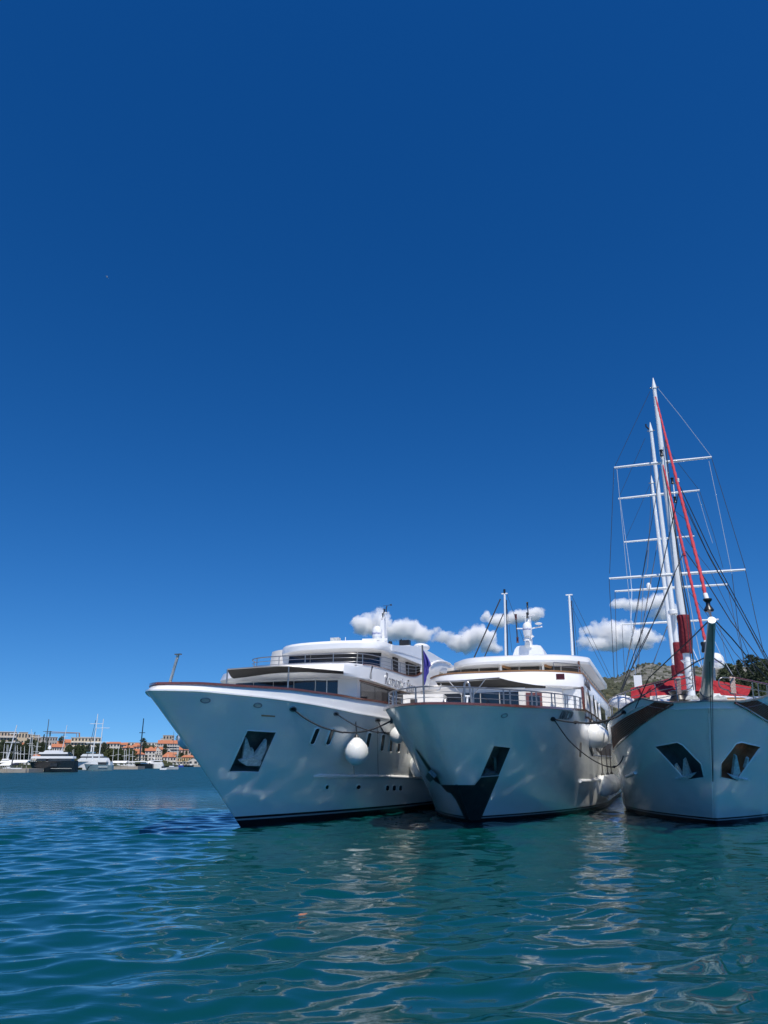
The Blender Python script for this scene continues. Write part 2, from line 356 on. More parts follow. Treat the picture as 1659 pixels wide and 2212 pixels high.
def hill(name, ridge, Y0, Y1, z0, m, label, rough=.08, n=(150, 46), back=1.35):
    us = [p[0] for p in ridge]; vv = [p[1] for p in ridge]; rows = []
    for iu in range(n[0]):
        u = us[0] + (us[-1] - us[0]) * iu / (n[0] - 1); v = float(np.interp(u, us, vv)); d = ray(u, v); top = CAM + d * (Y1 / d.y); col = []
        for k in range(n[1]):
            q = k / (n[1] - 1) * back
            Y = Y0 + (Y1 - Y0) * q; X = top.x / Y1 * Y
            if q <= 1: z = z0 + (top.z - z0) * (q ** .8)
            else: z = top.z - (q - 1) * top.z * 1.6
            w = min(1, q * 3) * (1 if q < .93 else .35)
            z += top.z * rough * w * (mnoise.fractal(Vector((X * .012, Y * .006, 3)), 1.0, 2.0, 5)) * (1.1 - .5 * q)
            col.append(Vector((X, Y, z)))
        rows.append(col)
    mb = MB().loft(rows); o = mb.build(name, m, None, 80); o['kind'] = 'structure'; o['label'] = label
    HT[name] = rows; return o
hill('mountain', [(1180, 1500), (1240, 1478), (1294, 1463), (1314, 1466), (1338, 1460), (1350, 1453), (1368, 1447), (1384, 1440), (1398, 1435), (1415, 1437), (1433, 1441), (1450, 1443), (1480, 1447), (1513, 1445), (1535, 1441), (1556, 1438), (1576, 1437), (1599, 1441), (1624, 1446), (1680, 1450), (1760, 1455), (1900, 1470)], 700, 1500, 25, M['rock'], 'rocky grey mountain ridge with scattered scrub behind the sailing ship', .10, (260, 60))
hill('hillside', [(1150, 1452), (1240, 1456), (1286, 1462), (1304, 1466), (1320, 1472), (1340, 1478), (1360, 1484), (1385, 1490), (1420, 1500), (1470, 1512), (1540, 1520), (1700, 1530), (1900, 1540)], 260, 620, 1.0, M['scrub'], 'dry hillside dotted with green bushes between the boats', .05, (160, 50))
hill('wooded_hill', [(1480, 1540), (1530, 1512), (1565, 1480), (1585, 1462), (1600, 1452), (1626, 1447), (1645, 1446), (1680, 1444), (1740, 1440), (1850, 1436), (1960, 1440)], 170, 330, .6, M['wood'], 'dark wooded slope at the right edge', .06, (90, 40))
# ------------------------------------------------------------------ trees
def leaf_mesh(name, m, nclump, shape, seed, size, nl=16):
    """crown of unit height: many small leaf faces gathered in clumps"""
    rng = np.random.default_rng(seed); V = []; Fc = []
    for i in range(nclump):
        h = rng.random() ** .8; rad = shape(h); th = rng.random() * 6.283; rr = rad * math.sqrt(rng.random()) * (.75 + .4 * rng.random())
        c = np.array([rr * math.cos(th), rr * math.sin(th), h])
        for j in range(nl):
            p = c + rng.normal(0, size * .9, 3) * np.array([1, 1, .7]); a = rng.normal(0, 1, 3); a /= np.linalg.norm(a); b = np.cross(a, rng.normal(0, 1, 3)); b /= np.linalg.norm(b) + 1e-9
            s = size * (.5 + .6 * rng.random()); o = len(V)
            V += [p - a * s, p + b * s * .55, p + a * s, p - b * s * .55]; Fc.append((o, o + 1, o + 2, o + 3))
    me = bpy.data.meshes.new(name); me.from_pydata([tuple(v) for v in V], [], Fc); me.materials.append(m); me.update(); return me
sh_round = lambda h: .46 * math.sqrt(max(0.02, 1 - (2 * h - 1.0) ** 2))
sh_cyp = lambda h: .12 * (min(1, h * 5 + .35)) * (1.02 - h) ** .55
sh_pine = lambda h: .55 * max(.12, (1 - abs(2 * h - .9) ** 2.2)) ** .5
sh_cone = lambda h: .30 * (1.03 - h) ** .8
CR = {'oak': [leaf_mesh('crown_leaves', M[m], 110, sh_round, 20 + i, .055) for i, m in enumerate(('leaf_d', 'leaf_m', 'leaf_l'))],
      'cypress': [leaf_mesh('crown_leaves', M['leaf_d'], 90, sh_cyp, 31, .03)], 'pine': [leaf_mesh('crown_leaves', M[m], 150, sh_pine, 40 + i, .055) for i, m in enumerate(('leaf_d', 'leaf_m', 'leaf_l'))],
      'conifer': [leaf_mesh('crown_leaves', M['leaf_d'], 110, sh_cone, 50, .045)]}
TR = MB().tube([(0, 0, -.12), (0, 0, .35), (.03, .02, .62)], [.034, .026, .014], 7).tube([(0, 0, .3), (.13, .04, .55)], [.016, .006], 5).tube([(0, 0, .32), (-.1, .09, .56)], [.016, .006], 5).mesh('trunk_mesh', M['bark'], 60)
NM = {'oak': 'broadleaf_tree', 'cypress': 'cypress_tree', 'pine': 'pine_tree', 'conifer': 'conifer_tree'}
def tree(kind, var, base, h, w, label, group):
    o = thing(NM[kind], label, 'tree', base, random.random() * 6.28, group)
    t = link('trunk', TR, o); t.scale = (h * .7, h * .7, h * .9)
    c = link('crown', CR[kind][var % len(CR[kind])], o); lift = .0 if kind == 'cypress' else .12
    c.location = (0, 0, h * lift); c.scale = (w, w, h * (1 - lift)); return o
def hill_at(name, u, q):                          # point on a built hill at photo column u, row fraction q
    rows = HT[name]; i = min(range(len(rows)), key=lambda k: abs(proj(rows[k][int(q * (len(rows[0]) - 1))])[0] - u)); return rows[i][int(q * (len(rows[0]) - 1))]
for i in range(44):
    u = 1490 + (i * 37) % 330 + random.uniform(-8, 8); q = .22 + .52 * ((i * 0.618) % 1)
    p = hill_at('wooded_hill', u, q); kind = 'pine' if i % 3 else 'conifer'; h = random.uniform(5, 8.5)
    tree(kind, i % 2 + (i % 5 == 0), p - Vector((0, 0, .4)), h, h * random.uniform(.8, 1.05), 'dark pine on the wooded slope right of the bowsprit' if kind == 'pine' else 'pointed dark conifer on the wooded slope right of the bowsprit', 'pines on the wooded slope' if kind == 'pine' else 'conifers on the wooded slope')
p = hill_at('wooded_hill', 1627, .73); tree('pine', 0, p, 6.5, 7, 'tall dark pine standing above the others on the skyline at the right edge', None)
# bushes dotting the dry hillside: nobody could count them
bm_ = MB(); rng = random.Random(5)
for i in range(1500):
    u = 1180 + rng.random() * 330; q = .12 + .62 * rng.random(); p = hill_at('hillside', u, q); s = rng.uniform(.7, 2.3)
    pts = [(rng.uniform(.7, 1.2) * s * math.cos(k * 1.256 + i), rng.uniform(.7, 1.2) * s * math.sin(k * 1.256 + i)) for k in range(5)]
    p = p + Vector((rng.uniform(-3, 3), rng.uniform(-3, 3), 0))
    bm_.add([p + Vector((x, y, -.4)) for x, y in pts] + [p + Vector((x * .8, y * .8, s * .65)) for x, y in pts] + [p + Vector((0, 0, s * 1.15))],
            [(k, (k + 1) % 5, 5 + (k + 1) % 5, 5 + k) for k in range(5)] + [(5 + k, 5 + (k + 1) % 5, 10) for k in range(5)])
o = bm_.build('scrub_bushes', M['leaf_s'], None); o['kind'] = 'stuff'; o['label'] = 'green bushes dotting the dry hillside'
bm_ = MB()
for i in range(2600):
    u = 1180 + rng.random() * 560; q = .08 + .9 * rng.random() ** .8; p = hill_at('mountain', u, q)
    if q > .45 and rng.random() < .4: continue
    s = rng.uniform(1.6, 4.6) * (1.2 if q < .4 else .8)
    p = p + Vector((rng.uniform(-9, 9), rng.uniform(-6, 6), 0)); pts = [(rng.uniform(.6, 1.2) * s * math.cos(k * 1.256 + i), rng.uniform(.6, 1.2) * s * math.sin(k * 1.256 + i)) for k in range(5)]
    bm_.add([p + Vector((x, y, -1)) for x, y in pts] + [p + Vector((x * .8, y * .8, s * .5)) for x, y in pts] + [p + Vector((0, 0, s * .9))],
            [(k, (k + 1) % 5, 5 + (k + 1) % 5, 5 + k) for k in range(5)] + [(5 + k, 5 + (k + 1) % 5, 10) for k in range(5)])
o = bm_.build('mountain_scrub', M['leaf_s'], None); o['kind'] = 'stuff'; o['label'] = 'dark scrub on the rocky mountain'
# ------------------------------------------------------------------ clouds: bodies of scattering vapour far beyond the hills
cm = bpy.data.materials.new('cloud_vapour'); cm.use_nodes = True; t = cm.node_tree; t.nodes.clear()
ov = t.nodes.new('ShaderNodeOutputMaterial'); pv = t.nodes.new('ShaderNodeVolumePrincipled'); pv.inputs['Color'].default_value = (1, .995, .99, 1); pv.inputs['Density'].default_value = .05
pv.inputs['Anisotropy'].default_value = 0
cm.cycles.volume_step_rate = .12; t.links.new(pv.outputs[0], ov.inputs['Volume'])
def cloud_mat(bl, seed):
    m = cm.copy(); t = m.node_tree; N = t.nodes.new; L = t.links.new; pv = next(n for n in t.nodes if n.type == 'PRINCIPLED_VOLUME'); tc = N('ShaderNodeTexCoord'); prev = None
    for c, r in bl:                               # vapour thins out from the heart of each billow
        a = N('ShaderNodeVectorMath'); a.operation = 'SUBTRACT'; a.inputs[1].default_value = c; d = N('ShaderNodeVectorMath'); d.operation = 'DIVIDE'; d.inputs[1].default_value = r
        l = N('ShaderNodeVectorMath'); l.operation = 'LENGTH'; L(tc.outputs['Object'], a.inputs[0]); L(a.outputs[0], d.inputs[0]); L(d.outputs[0], l.inputs[0])
        if prev is None: prev = l.outputs['Value']
        else:
            q = N('ShaderNodeMath'); q.operation = 'MINIMUM'; L(prev, q.inputs[0]); L(l.outputs['Value'], q.inputs[1]); prev = q.outputs[0]
    n = N('ShaderNodeTexNoise'); n.inputs['Scale'].default_value = .016; n.inputs['Detail'].default_value = 6; n.inputs['Roughness'].default_value = .62; L(tc.outputs['Object'], n.inputs['Vector'])
    s1 = N('ShaderNodeMath'); s1.operation = 'MULTIPLY_ADD'; s1.inputs[1].default_value = 2.6; s1.inputs[2].default_value = -.50; L(n.outputs['Fac'], s1.inputs[0])
    s2 = N('ShaderNodeMath'); s2.operation = 'SUBTRACT'; L(s1.outputs[0], s2.inputs[0]); L(prev, s2.inputs[1])
    mr = N('ShaderNodeMapRange'); mr.inputs['From Min'].default_value = 0; mr.inputs['From Max'].default_value = .5; mr.inputs['To Max'].default_value = .10; L(s2.outputs[0], mr.inputs['Value']); L(mr.outputs[0], pv.inputs['Density'])
    m.cycles.volume_step_rate = .12; return m
def cloud(blobs, label, Y=3200, vox=7.0):
    rng = random.Random(label); bm = bmesh.new(); cs = []
    for u, v, w, h in blobs:
        p = atY(u, v, Y); s = Y / F_ / cT
        nb = max(4, int(w / 5))
        for k in range(nb):
            x = rng.uniform(-.5, .5); y = rng.uniform(-.5, .5); r = 1.45 * h * s * rng.uniform(.26, .42) * (1 - .55 * abs(x) * 2 * .8)
            c = p + Vector((x * w * s, rng.uniform(-.3, .3) * h * s * 1.5, max(-.3, y * (1 - abs(x))) * h * s * .9))
            M_ = Matrix.Translation(c) @ Matrix.Diagonal((1.15, 1.1, .8, 1))
            bmesh.ops.create_icosphere(bm, subdivisions=2, radius=r, matrix=M_)
            for j in range(5):
                d = Vector((rng.gauss(0, 1), rng.gauss(0, 1), rng.gauss(.4, .8))).normalized()
                bmesh.ops.create_icosphere(bm, subdivisions=1, radius=r * rng.uniform(.3, .5), matrix=Matrix.Translation(c + d * r * .9))
    me = bpy.data.meshes.new('cloud'); bm.to_mesh(me); bm.free(); o = link('cloud', me)
    md = o.modifiers.new('r', 'REMESH'); md.mode = 'VOXEL'; md.voxel_size = vox
    dg = bpy.context.evaluated_depsgraph_get(); dg.update(); nm = bpy.data.meshes.new_from_object(o.evaluated_get(dg), depsgraph=dg); o.modifiers.clear()
    co = np.empty(len(nm.vertices) * 3); nm.vertices.foreach_get('co', co); co = co.reshape(-1, 3); no = np.array([v.normal[:] for v in nm.vertices])
    dsp = np.array([mnoise.fractal(Vector(c) * .035, .8, 2.1, 3) for c in co]) * 8
    nm.vertices.foreach_set('co', (co + no * dsp[:, None]).ravel()); nm.materials.clear(); nm.update()
    ctr = Vector(co.mean(0)); nm.transform(Matrix.Translation(-ctr)); o.data = nm; o.location = ctr
    bl = []
    for u, v, w, h in blobs: s = Y / F_ / cT; bl.append((atY(u, v, Y) - ctr, (w * s * .62, h * s * .8, h * s * .62)))
    nm.materials.append(cloud_mat(bl, 0))
    tag(o, label, 'cloud', 'white cumulus clouds low over the boats')
cloud([(792, 1352, 55, 48), (822, 1345, 50, 52), (868, 1362, 70, 42), (905, 1370, 80, 36), (960, 1378, 70, 26)], 'puffy white cloud behind the signal mast of the left yacht', Y=3200)
cloud([(1000, 1385, 80, 44), (1030, 1375, 70, 46), (1060, 1398, 50, 26)], 'white cloud crossed by the dark stays of the middle yacht', Y=3300)
cloud([(1075, 1340, 60, 30), (1120, 1332, 90, 28), (1158, 1328, 40, 32), (1052, 1330, 20, 20)], 'thin white cloud behind the middle yacht signal mast', Y=3500)
cloud([(1320, 1362, 110, 44), (1290, 1390, 80, 34), (1350, 1385, 130, 38), (1400, 1378, 60, 36)], 'broad white cloud left of the tall masts', Y=3200)
cloud([(1375, 1305, 110, 28), (1420, 1300, 50, 36), (1440, 1325, 60, 34)], 'flat white cloud crossed by the lowest spreaders of the masts', Y=3400)
# ------------------------------------------------------------------ hulls
def plan(tip, Ln, Wd, n, m):
    def fn(a):
        t = min(max((a - tip) / Ln, 0.0), 1.0); return Wd * (1 - (1 - t) ** n) ** m
    return fn
def interp(tab):
    xs = [p[0] for p in tab]; ys = [p[1] for p in tab]
    return lambda a: float(np.interp(a, xs, ys))
class Hull:
    def __init__(s, fr, loa, tip, zb, wl, dk, zd, flare=(1.25, 1.25), nt=72):
        s.fr = fr; s.zb = zb; s.wl = wl; s.dk = dk; s.zd = zd; s.tip = tip; s.loa = loa; s.flare = flare; s.nt = nt
    def col(s, t, side):                          # side 0 port, 1 starboard
        e = t ** 1.7
        sh = -s.tip * s.zb / s.zd(s.tip); aw = -sh + (s.loa + sh) * e; ad = s.tip + (s.loa - s.tip) * e
        sg = 1 if side == 0 else -1
        lw = s.wl[side](aw + sh); ld = s.dk[side](ad); zd = s.zd(ad)
        zs = [-.7, 0, s.zb * .62, s.zb * .78, s.zb] + [s.zb + (zd - s.zb) * q for q in np.linspace(0, 1, 26)[1:]]
        if t == 0: lw = ld = 0.0
        pts = []
        for z in zs:
            q = (z - s.zb) / (zd - s.zb)
            a = aw + (ad - aw) * q
            l = lw + (ld - lw) * (q ** s.flare[side]) if q > 0 else lw * (1 + .35 * q)
            pts.append(Vector((sg * l, a, z)))
        return pts
    def build(s, mats, parent, cut=()):
        mb = MB(); ts = np.linspace(0, 1, s.nt)
        nz = None
        for side in (0, 1):
            cols = [s.col(t, side) for t in ts]
            nz = len(cols[0]); vs = [p for c in cols for p in c]; fs = []; o = len(mb.v); mb.v += [tuple(p) for p in vs]
            for i in range(s.nt - 1):
                for k in range(nz - 1):
                    mi = 1 if k in (0, 1, 3) else 2 if k == 2 else 0
                    mb.f.append([o + i * nz + k, o + i * nz + k + 1, o + (i + 1) * nz + k + 1, o + (i + 1) * nz + k]); mb.m.append(mi)
        N = s.nt * nz
        for i in range(s.nt - 1):
            a, b, c, d = i * nz + nz - 1, (i + 1) * nz + nz - 1, N + (i + 1) * nz + nz - 1, N + i * nz + nz - 1
            mb.f.append([a, b, c, d]); mb.m.append(0)
            a, b, c, d = i * nz, (i + 1) * nz, N + (i + 1) * nz, N + i * nz
            mb.f.append([d, c, b, a]); mb.m.append(1)
        e = (s.nt - 1) * nz
        for k in range(nz - 1): mb.f.append([e + k, e + k + 1, N + e + k + 1, N + e + k]); mb.m.append(0)
        me = bpy.data.meshes.new('hull'); me.from_pydata(mb.v, [], mb.f)
        for m in mats: me.materials.append(m)
        me.polygons.foreach_set('material_index', mb.m)
        bm = bmesh.new(); bm.from_mesh(me); bmesh.ops.remove_doubles(bm, verts=bm.verts, dist=1e-4)
        bmesh.ops.dissolve_degenerate(bm, edges=bm.edges, dist=1e-5); bmesh.ops.recalc_face_normals(bm, faces=bm.faces); bm.to_mesh(me)
        s.fr.bvh = BVHTree.FromBMesh(bm); bm.free()
        o = link('hull', me, parent)
        me.polygons.foreach_set('use_smooth', [True] * len(me.polygons)); me.set_sharp_from_angle(angle=R(35))
        for poly, depth, mi in cut:
            hs = [s.fr.hit(*p) for p in poly]; hs = [h for h in hs if h]
            if len(hs) < 3: print('cut missed'); continue
            n = sum((h[1] for h in hs), Vector()).normalized()
            cm = MB().prism([h[0] + n * .12 for h in hs], -n * (depth + .12), mi)
            cme = cm.mesh('cutter', mats); co = link('cutter', cme, parent)
            md = o.modifiers.new('cut', 'BOOLEAN'); md.object = co; md.operation = 'DIFFERENCE'; md.solver = 'EXACT'
            dg = bpy.context.evaluated_depsgraph_get(); dg.update()
            nm = bpy.data.meshes.new_from_object(o.evaluated_get(dg), depsgraph=dg)
            o.modifiers.clear(); bpy.data.objects.remove(co)
            if len(nm.polygons) > 100: o.data = nm
            else: print('cut failed')
        o.data.set_sharp_from_angle(angle=R(35))
        return o
    def rim(s, side, a0, a1, n, dz=0.0, inset=0.0):
        sg = 1 if side == 0 else -1; r = []
        for a in np.linspace(a0, a1, n):
            r.append(Vector((sg * max(s.dk[side](a) - inset, 0), a, s.zd(a) + dz)))
        return r
    def around(s, a_end, n, dz=0.0, inset=0.0, dza=None, rake=0.0):
        """points along the deck edge from starboard a_end, round the stem, to port a_end"""
        res = []
        for side in (1, 0):
            sg = 1 if side == 0 else -1; part = []
            for q in np.linspace(0, 1, n):
                a = s.tip + (a_end - s.tip) * q ** 2.0
                z = s.zd(a) + (dza(a) if dza else dz)
                part.append(Vector((sg * s.dk[side](a), a + rake * math.exp(-(a - s.tip) / 1.5), z)))
            if side == 1: part = part[::-1]
            else: part = part[1:]
            res += part
        if inset:
            o = []
            for i, p in enumerate(res):
                t = res[min(i + 1, len(res) - 1)] - res[max(i - 1, 0)]; t.z = 0; t.normalize()
                o.append(p + Vector((-t.y, t.x, 0)) * inset)
            res = o
        return res
def strip(pts, w, h, mb, mi=0):
    """a flat bar of width w and height h swept along pts"""
    rows = []
    for i, p in enumerate(pts):
        t = pts[min(i + 1, len(pts) - 1)] - pts[max(i - 1, 0)]; t.z = 0
        if t.length < 1e-6: t = Vector((1, 0, 0))
        t.normalize(); n = Vector((-t.y, t.x, 0)) * (w / 2)
        rows.append([p - n, p + n, p + n + Vector((0, 0, h)), p - n + Vector((0, 0, h))])
    return mb.loft(rows, mi, closed=True, cap=True)
def conform(fr, poly, off=.012, cuts=2, thick=0.0, mirror=False):
    """a patch that follows the hull: polygon in photo points laid on the hull surface"""
    bm = bmesh.new(); vs = [bm.verts.new((p[0], p[1], 0)) for p in poly]; bm.faces.new(vs)
    bmesh.ops.triangulate(bm, faces=bm.faces)
    bmesh.ops.subdivide_edges(bm, edges=bm.edges, cuts=cuts, use_grid_fill=True); bmesh.ops.triangulate(bm, faces=bm.faces)
    bm.verts.index_update(); pos = []; nor = []; last = None
    for v in bm.verts:
        h = fr.hit(v.co.x, v.co.y)
        if not h: h = last or (fr.o + fr.d(v.co.x, v.co.y) * 40, Vector((0, -1, 0)))
        last = h; p, n = h
        if mirror:
            q = fr.bvh.find_nearest(Vector((-p.x, p.y, p.z))); p, n = q[0], q[1]
        pos.append(p); nor.append(n)
    fs = [[v.index for v in f.verts] for f in bm.faces]; bm.free()
    mb = MB(); mb.add([p + n * off for p, n in zip(pos, nor)], fs)
    if thick:
        mb.add([p + n * (off - thick) for p, n in zip(pos, nor)], fs)
    return mb
def on_hull(fr, pts, off=.02):
    r = []
    for p in pts:
        h = fr.hit(*p)
        if h: r.append(h[0] + h[1] * off)
    return r
def oval_fit(fr, c, rx, ry, name, mat_, parent, rot=0.0, wall=.028, inner=None, off=.01):
    h = fr.hit(*c)
    if not h: return None
    p0, n = h; pts = []
    for k in range(18):
        a = k * 2 * math.pi / 18
        x, y = rx * math.cos(a), ry * math.sin(a)
        u = c[0] + x * math.cos(rot) - y * math.sin(rot); v = c[1] + x * math.sin(rot) + y * math.cos(rot)
        pts.append(fr.pl(u, v, p0, n) + n * off)
    o = MB().tube(pts, wall, 6, closed=True).build(name, mat_, parent, 60)
    if inner:
        MB().prism([p - n * .004 for p in pts], n * .008).build(inner[0], inner[1], o)
    return o
def text_mesh(txt, size, ext, shear=0.0, sx=1.0, thin=0.0):
    c = bpy.data.curves.new('lettering', 'FONT'); c.body = txt; c.size = size; c.extrude = ext; c.shear = shear; c.space_character = sx
    c.align_x = 'CENTER'; c.align_y = 'CENTER'; c.resolution_u = 3; c.offset = thin
    o = bpy.data.objects.new('lettering', c); COL.objects.link(o)
    dg = bpy.context.evaluated_depsgraph_get(); dg.update()
    me = bpy.data.meshes.new_from_object(o.evaluated_get(dg), depsgraph=dg)
    bpy.data.objects.remove(o); return me
def lettering(txt, p0, p1, n, hgt, mat_, parent, ext=.012, shear=0.0, name='lettering', bend=None):
    """flat letters from p0 to p1 on a face with outward normal n"""
    me = text_mesh(txt, 1.0, .02, shear, 1.0, -.018 if shear > .3 else 0)
    co = np.array([v.co[:] for v in me.vertices]); w = co[:, 0].max() - co[:, 0].min(); hh = co[:, 1].max() - co[:, 1].min()
    xm = co[:, 0].min(); ym = (co[:, 1].max() + co[:, 1].min()) / 2
    x = (p1 - p0); up = n.cross(x).normalized()
    if up.z < 0: up = -up
    for v, c in zip(me.vertices, co):
        q = (c[0] - xm) / w
        base = bend(q) if bend else p0 + x * q
        v.co = base + up * ((c[1] - ym) / hh * hgt) + n * (.006 + (ext if c[2] > 0 else 0))
    me.materials.clear(); me.materials.append(mat_); me.update()
    return link(name, me, parent)
def resample(pts, n):
    pts = [Vector(p) for p in pts]; d = [0.0]
    for a, b in zip(pts, pts[1:]): d.append(d[-1] + (b - a).length)
    r = []
    for q in np.linspace(0, d[-1], n):
        i = min(max(int(np.searchsorted(d, q) - 1), 0), len(pts) - 2)
        t = (q - d[i]) / max(d[i + 1] - d[i], 1e-9); r.append(pts[i].lerp(pts[i + 1], min(max(t, 0), 1)))
    return r
def smooth_pts(pts, n=40, it=2):
    pts = [Vector(p) for p in pts]
    for _ in range(it):
        q = [pts[0]]
        for a, b in zip(pts, pts[1:]): q += [a.lerp(b, .25), a.lerp(b, .75)]
        q.append(pts[-1]); pts = q
    return resample(pts, n)
def slab(bot, top, name, mats, parent, n=40, smooth=30, sm=1):
    """a solid with closed outline bot (lower) and top (upper), each a polyline resampled to n points"""
    b = smooth_pts(bot, n, sm); t = smooth_pts(top, n, sm)
    return MB().loft([b, t], 0, closed=True, cap=True).build(name, mats, parent, smooth)
# ------------------------------------------------------------------ boat 1
F1 = Fr(519.7, 1786.1, 19)
Y1 = thing('passenger_yacht', 'large white passenger yacht with long raked bow and name in script below its upper rail', 'yacht', F1.P, -F1.az, 'mini cruise ships moored side by side')
h1 = Hull(F1, 40, -7.22, .44, (plan(-.05, 20, 4.1, 1.9, 1), plan(-.05, 20, 4.1, 1.9, 1)), (plan(-7.22, 17, 4.5, 2.2, .75), plan(-7.22, 17, 4.5, 2.2, .75)),
          interp([(-7.22, 5.17), (-6, 5.21), (-3, 5.14), (-1, 5.07), (.6, 4.99), (2, 4.91), (3, 4.85), (6.8, 4.77), (40, 4.7)]), (1.12, 1.12))
HM1 = [M['hull'], M['black'], M['stripe'], M['recess'], M['white']]
def stad(c, w, h, lean, fn):                     # slanted stadium outline in zoom pixels
    p = []
    for k in range(16):
        a = k * 2 * math.pi / 16; y = (h / 2 - w / 2) * (1 if math.sin(a) > 0 else -1) + w / 2 * math.sin(a); x = w / 2 * math.cos(a)
        p.append(fn(c[0] + x - lean * y / (h / 2), c[1] + y))
    return p
slots = [(z1, (1408, 1130), 44, 140, 26), (z1, (1536, 1135), 44, 140, 24), (z2, (449, 1308), 40, 150, 14), (z2, (581, 1330), 38, 160, 9),
         (z2, (659, 1342), 32, 150, 6), (z2, (732, 1350), 30, 142, 4), (z2, (829, 1362), 28, 140, 2)]
ports = [(z2, (65, 1742), 36, 46), (z2, (358, 1743), 46, 46), (z2, (627, 1751), 38, 56), (z2, (690, 1751), 38, 56), (z2, (749, 1751), 34, 56)]
pk1 = [z1(845, 1083), z1(1085, 1098), z1(940, 1427), z1(692, 1422)]
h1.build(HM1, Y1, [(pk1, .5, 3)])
for f, c, w, h, ln in slots:
    o = conform(F1, stad(c, w * .86, h * .94, ln, f), .006, 0).build('slot_window', M['glass2'], Y1)
    h_ = F1.hit(*f(*c))
    if h_:
        ring = [F1.pl(*q, h_[0], h_[1]) + h_[1] * .012 for q in stad(c, w, h, ln, f)]
        MB().tube(ring, .035, 6, closed=True).build('window_rim', M['hull'], o, 60)
for f, c, w, h in ports:
    o = conform(F1, stad(c, w, h, 2, f), .006, 0).build('porthole', M['glass'], Y1)
    h_ = F1.hit(*f(*c))
    if h_: MB().tube([F1.pl(*q, h_[0], h_[1]) + h_[1] * .01 for q in stad(c, w, h, 2, f)], .025, 6, closed=True).build('porthole_rim', M['hull'], o, 60)
for c, rx, ry in (((501, 832), 38, 18), ((935, 872), 32, 17), ((1228, 903), 26, 18)):
    oval_fit(F1, z1(*c), rx * .2604, ry * .2604, 'fairlead', M['steel'], Y1, .02, .03, ('fairlead_disc', M['pl_w'] if c[0] < 1000 else M['dark']))  # solid discs; the pale ones paint in the bright sky seen through
for c in ((150, 1060), (537, 1120)):
    oval_fit(F1, z2(*c), 22 * .2319, 16 * .2319, 'fairlead', M['steel'], Y1, .02, .03, ('fairlead_disc', M['dark']))
for p in ([(963, 950), (1078, 958), (1078, 970), (965, 964)], [(1262, 980), (1360, 990), (1352, 999), (1262, 994)]):
    conform(F1, [z1(*q) for q in p], .012, 0).build('scupper', M['wcanvas'] if p[0][0] > 1200 else M['teak'], Y1)
rr = on_hull(F1, [z1(1398, 1460), z1(1440, 1457), z1(1520, 1456), z1(1600, 1456)] + [z2(q, 1640 + (q > 600) * (q - 600) * .05) for q in range(60, 1000, 60)], .02)
MB().tube(rr, [.02] + [.085] * (len(rr) - 1), 8).build('rub_rail', M['white'], Y1, 50)
for x0, y0, x1, y1 in ((533, 1165, 540, 1640), (312, 1545, 318, 1640)):
    MB().tube(on_hull(F1, [z2(x0 + (x1 - x0) * q, y0 + (y1 - y0) * q) for q in np.linspace(0, 1, 8)], .012), .008, 5).build('drain_pipe', M['wire'], Y1)
# anchor on the port bow
def anchor(fr, c, polys, off, thick, mt, parent, f):
    h = fr.hit(*f(*c)); p0, n = h
    a = None
    for nm, poly, dz in polys:
        pts = [fr.pl(*f(*q), p0 - n * (off + dz), n) for q in poly]
        o = MB().prism(pts, n * thick).build(nm, mt, a or parent, 30)
        if a is None: a = o
    return a
anchor(F1, (885, 1270), [('anchor', [(872, 1222), (888, 1222), (902, 1300), (873, 1300)], .1), ('fluke', [(822, 1145), (838, 1138), (886, 1290), (840, 1330), (795, 1335)], .06),
       ('fluke', [(986, 1153), (1000, 1150), (995, 1250), (966, 1345), (885, 1295)], .06), ('crown', [(770, 1322), (885, 1288), (983, 1345), (955, 1364), (832, 1362)], 0.0)], .18, .12, M['anchor'], Y1, z1)
sa = F1.bvh.find_nearest(Vector((-1.2, .3, 1.9)))
MB().prism([sa[0] + Vector(q) for q in ((0, -.5, .75), (-.35, -.1, .55), (-.55, .2, -.1), (-.25, .1, -.35), (0, 0, -.3))], Vector((.05, .35, 0))).build('anchor', M['anchord'], Y1, 30)
def pocket_rim(fr, poly, parent, m_='hull', r=.03):
    q = []
    for a, b in zip(poly, poly[1:] + poly[:1]): q += on_hull(fr, [(a[0] + (b[0] - a[0]) * k, a[1] + (b[1] - a[1]) * k) for k in (-.004, .25, .5, .75)], .0) or []
    q = [p for p in q]
    if len(q) > 3: MB().tube(q, r, 6, closed=True).build('pocket_rim', M[m_], parent, 60)
R1_ = [(p[0] + (p[0] - 457) * .012, p[1] + (p[1] - 1623) * .012) for p in pk1]; pocket_rim(F1, R1_, Y1)
# bulwark, cap rail and foredeck
zr1 = interp([(-7.2, .22), (-6.1, .24), (-4.7, .28), (-3.1, .35), (-1.8, .43), (-.3, .47), (2, .59), (6.3, .71), (14, .8), (40, .8)])
ob = h1.around(38, 60); ot = h1.around(38, 60, dza=zr1, inset=.03, rake=.38); it = h1.around(38, 60, dza=zr1, inset=.12, rake=.38); ib = h1.around(38, 60, dz=.01, inset=.12)
MB().loft([ob, ot, it, ib]).build('bulwark', M['white'], Y1, 35)
strip(h1.around(38, 70, dza=lambda a: zr1(a) + .005, inset=.06, rake=.38), .2, .09, MB()).build('cap_rail', M['mahog'], Y1, 40)
strip(h1.around(38, 70, dz=-.03, inset=-.015), .07, .06, MB()).build('knuckle_moulding', M['white'], Y1, 40)
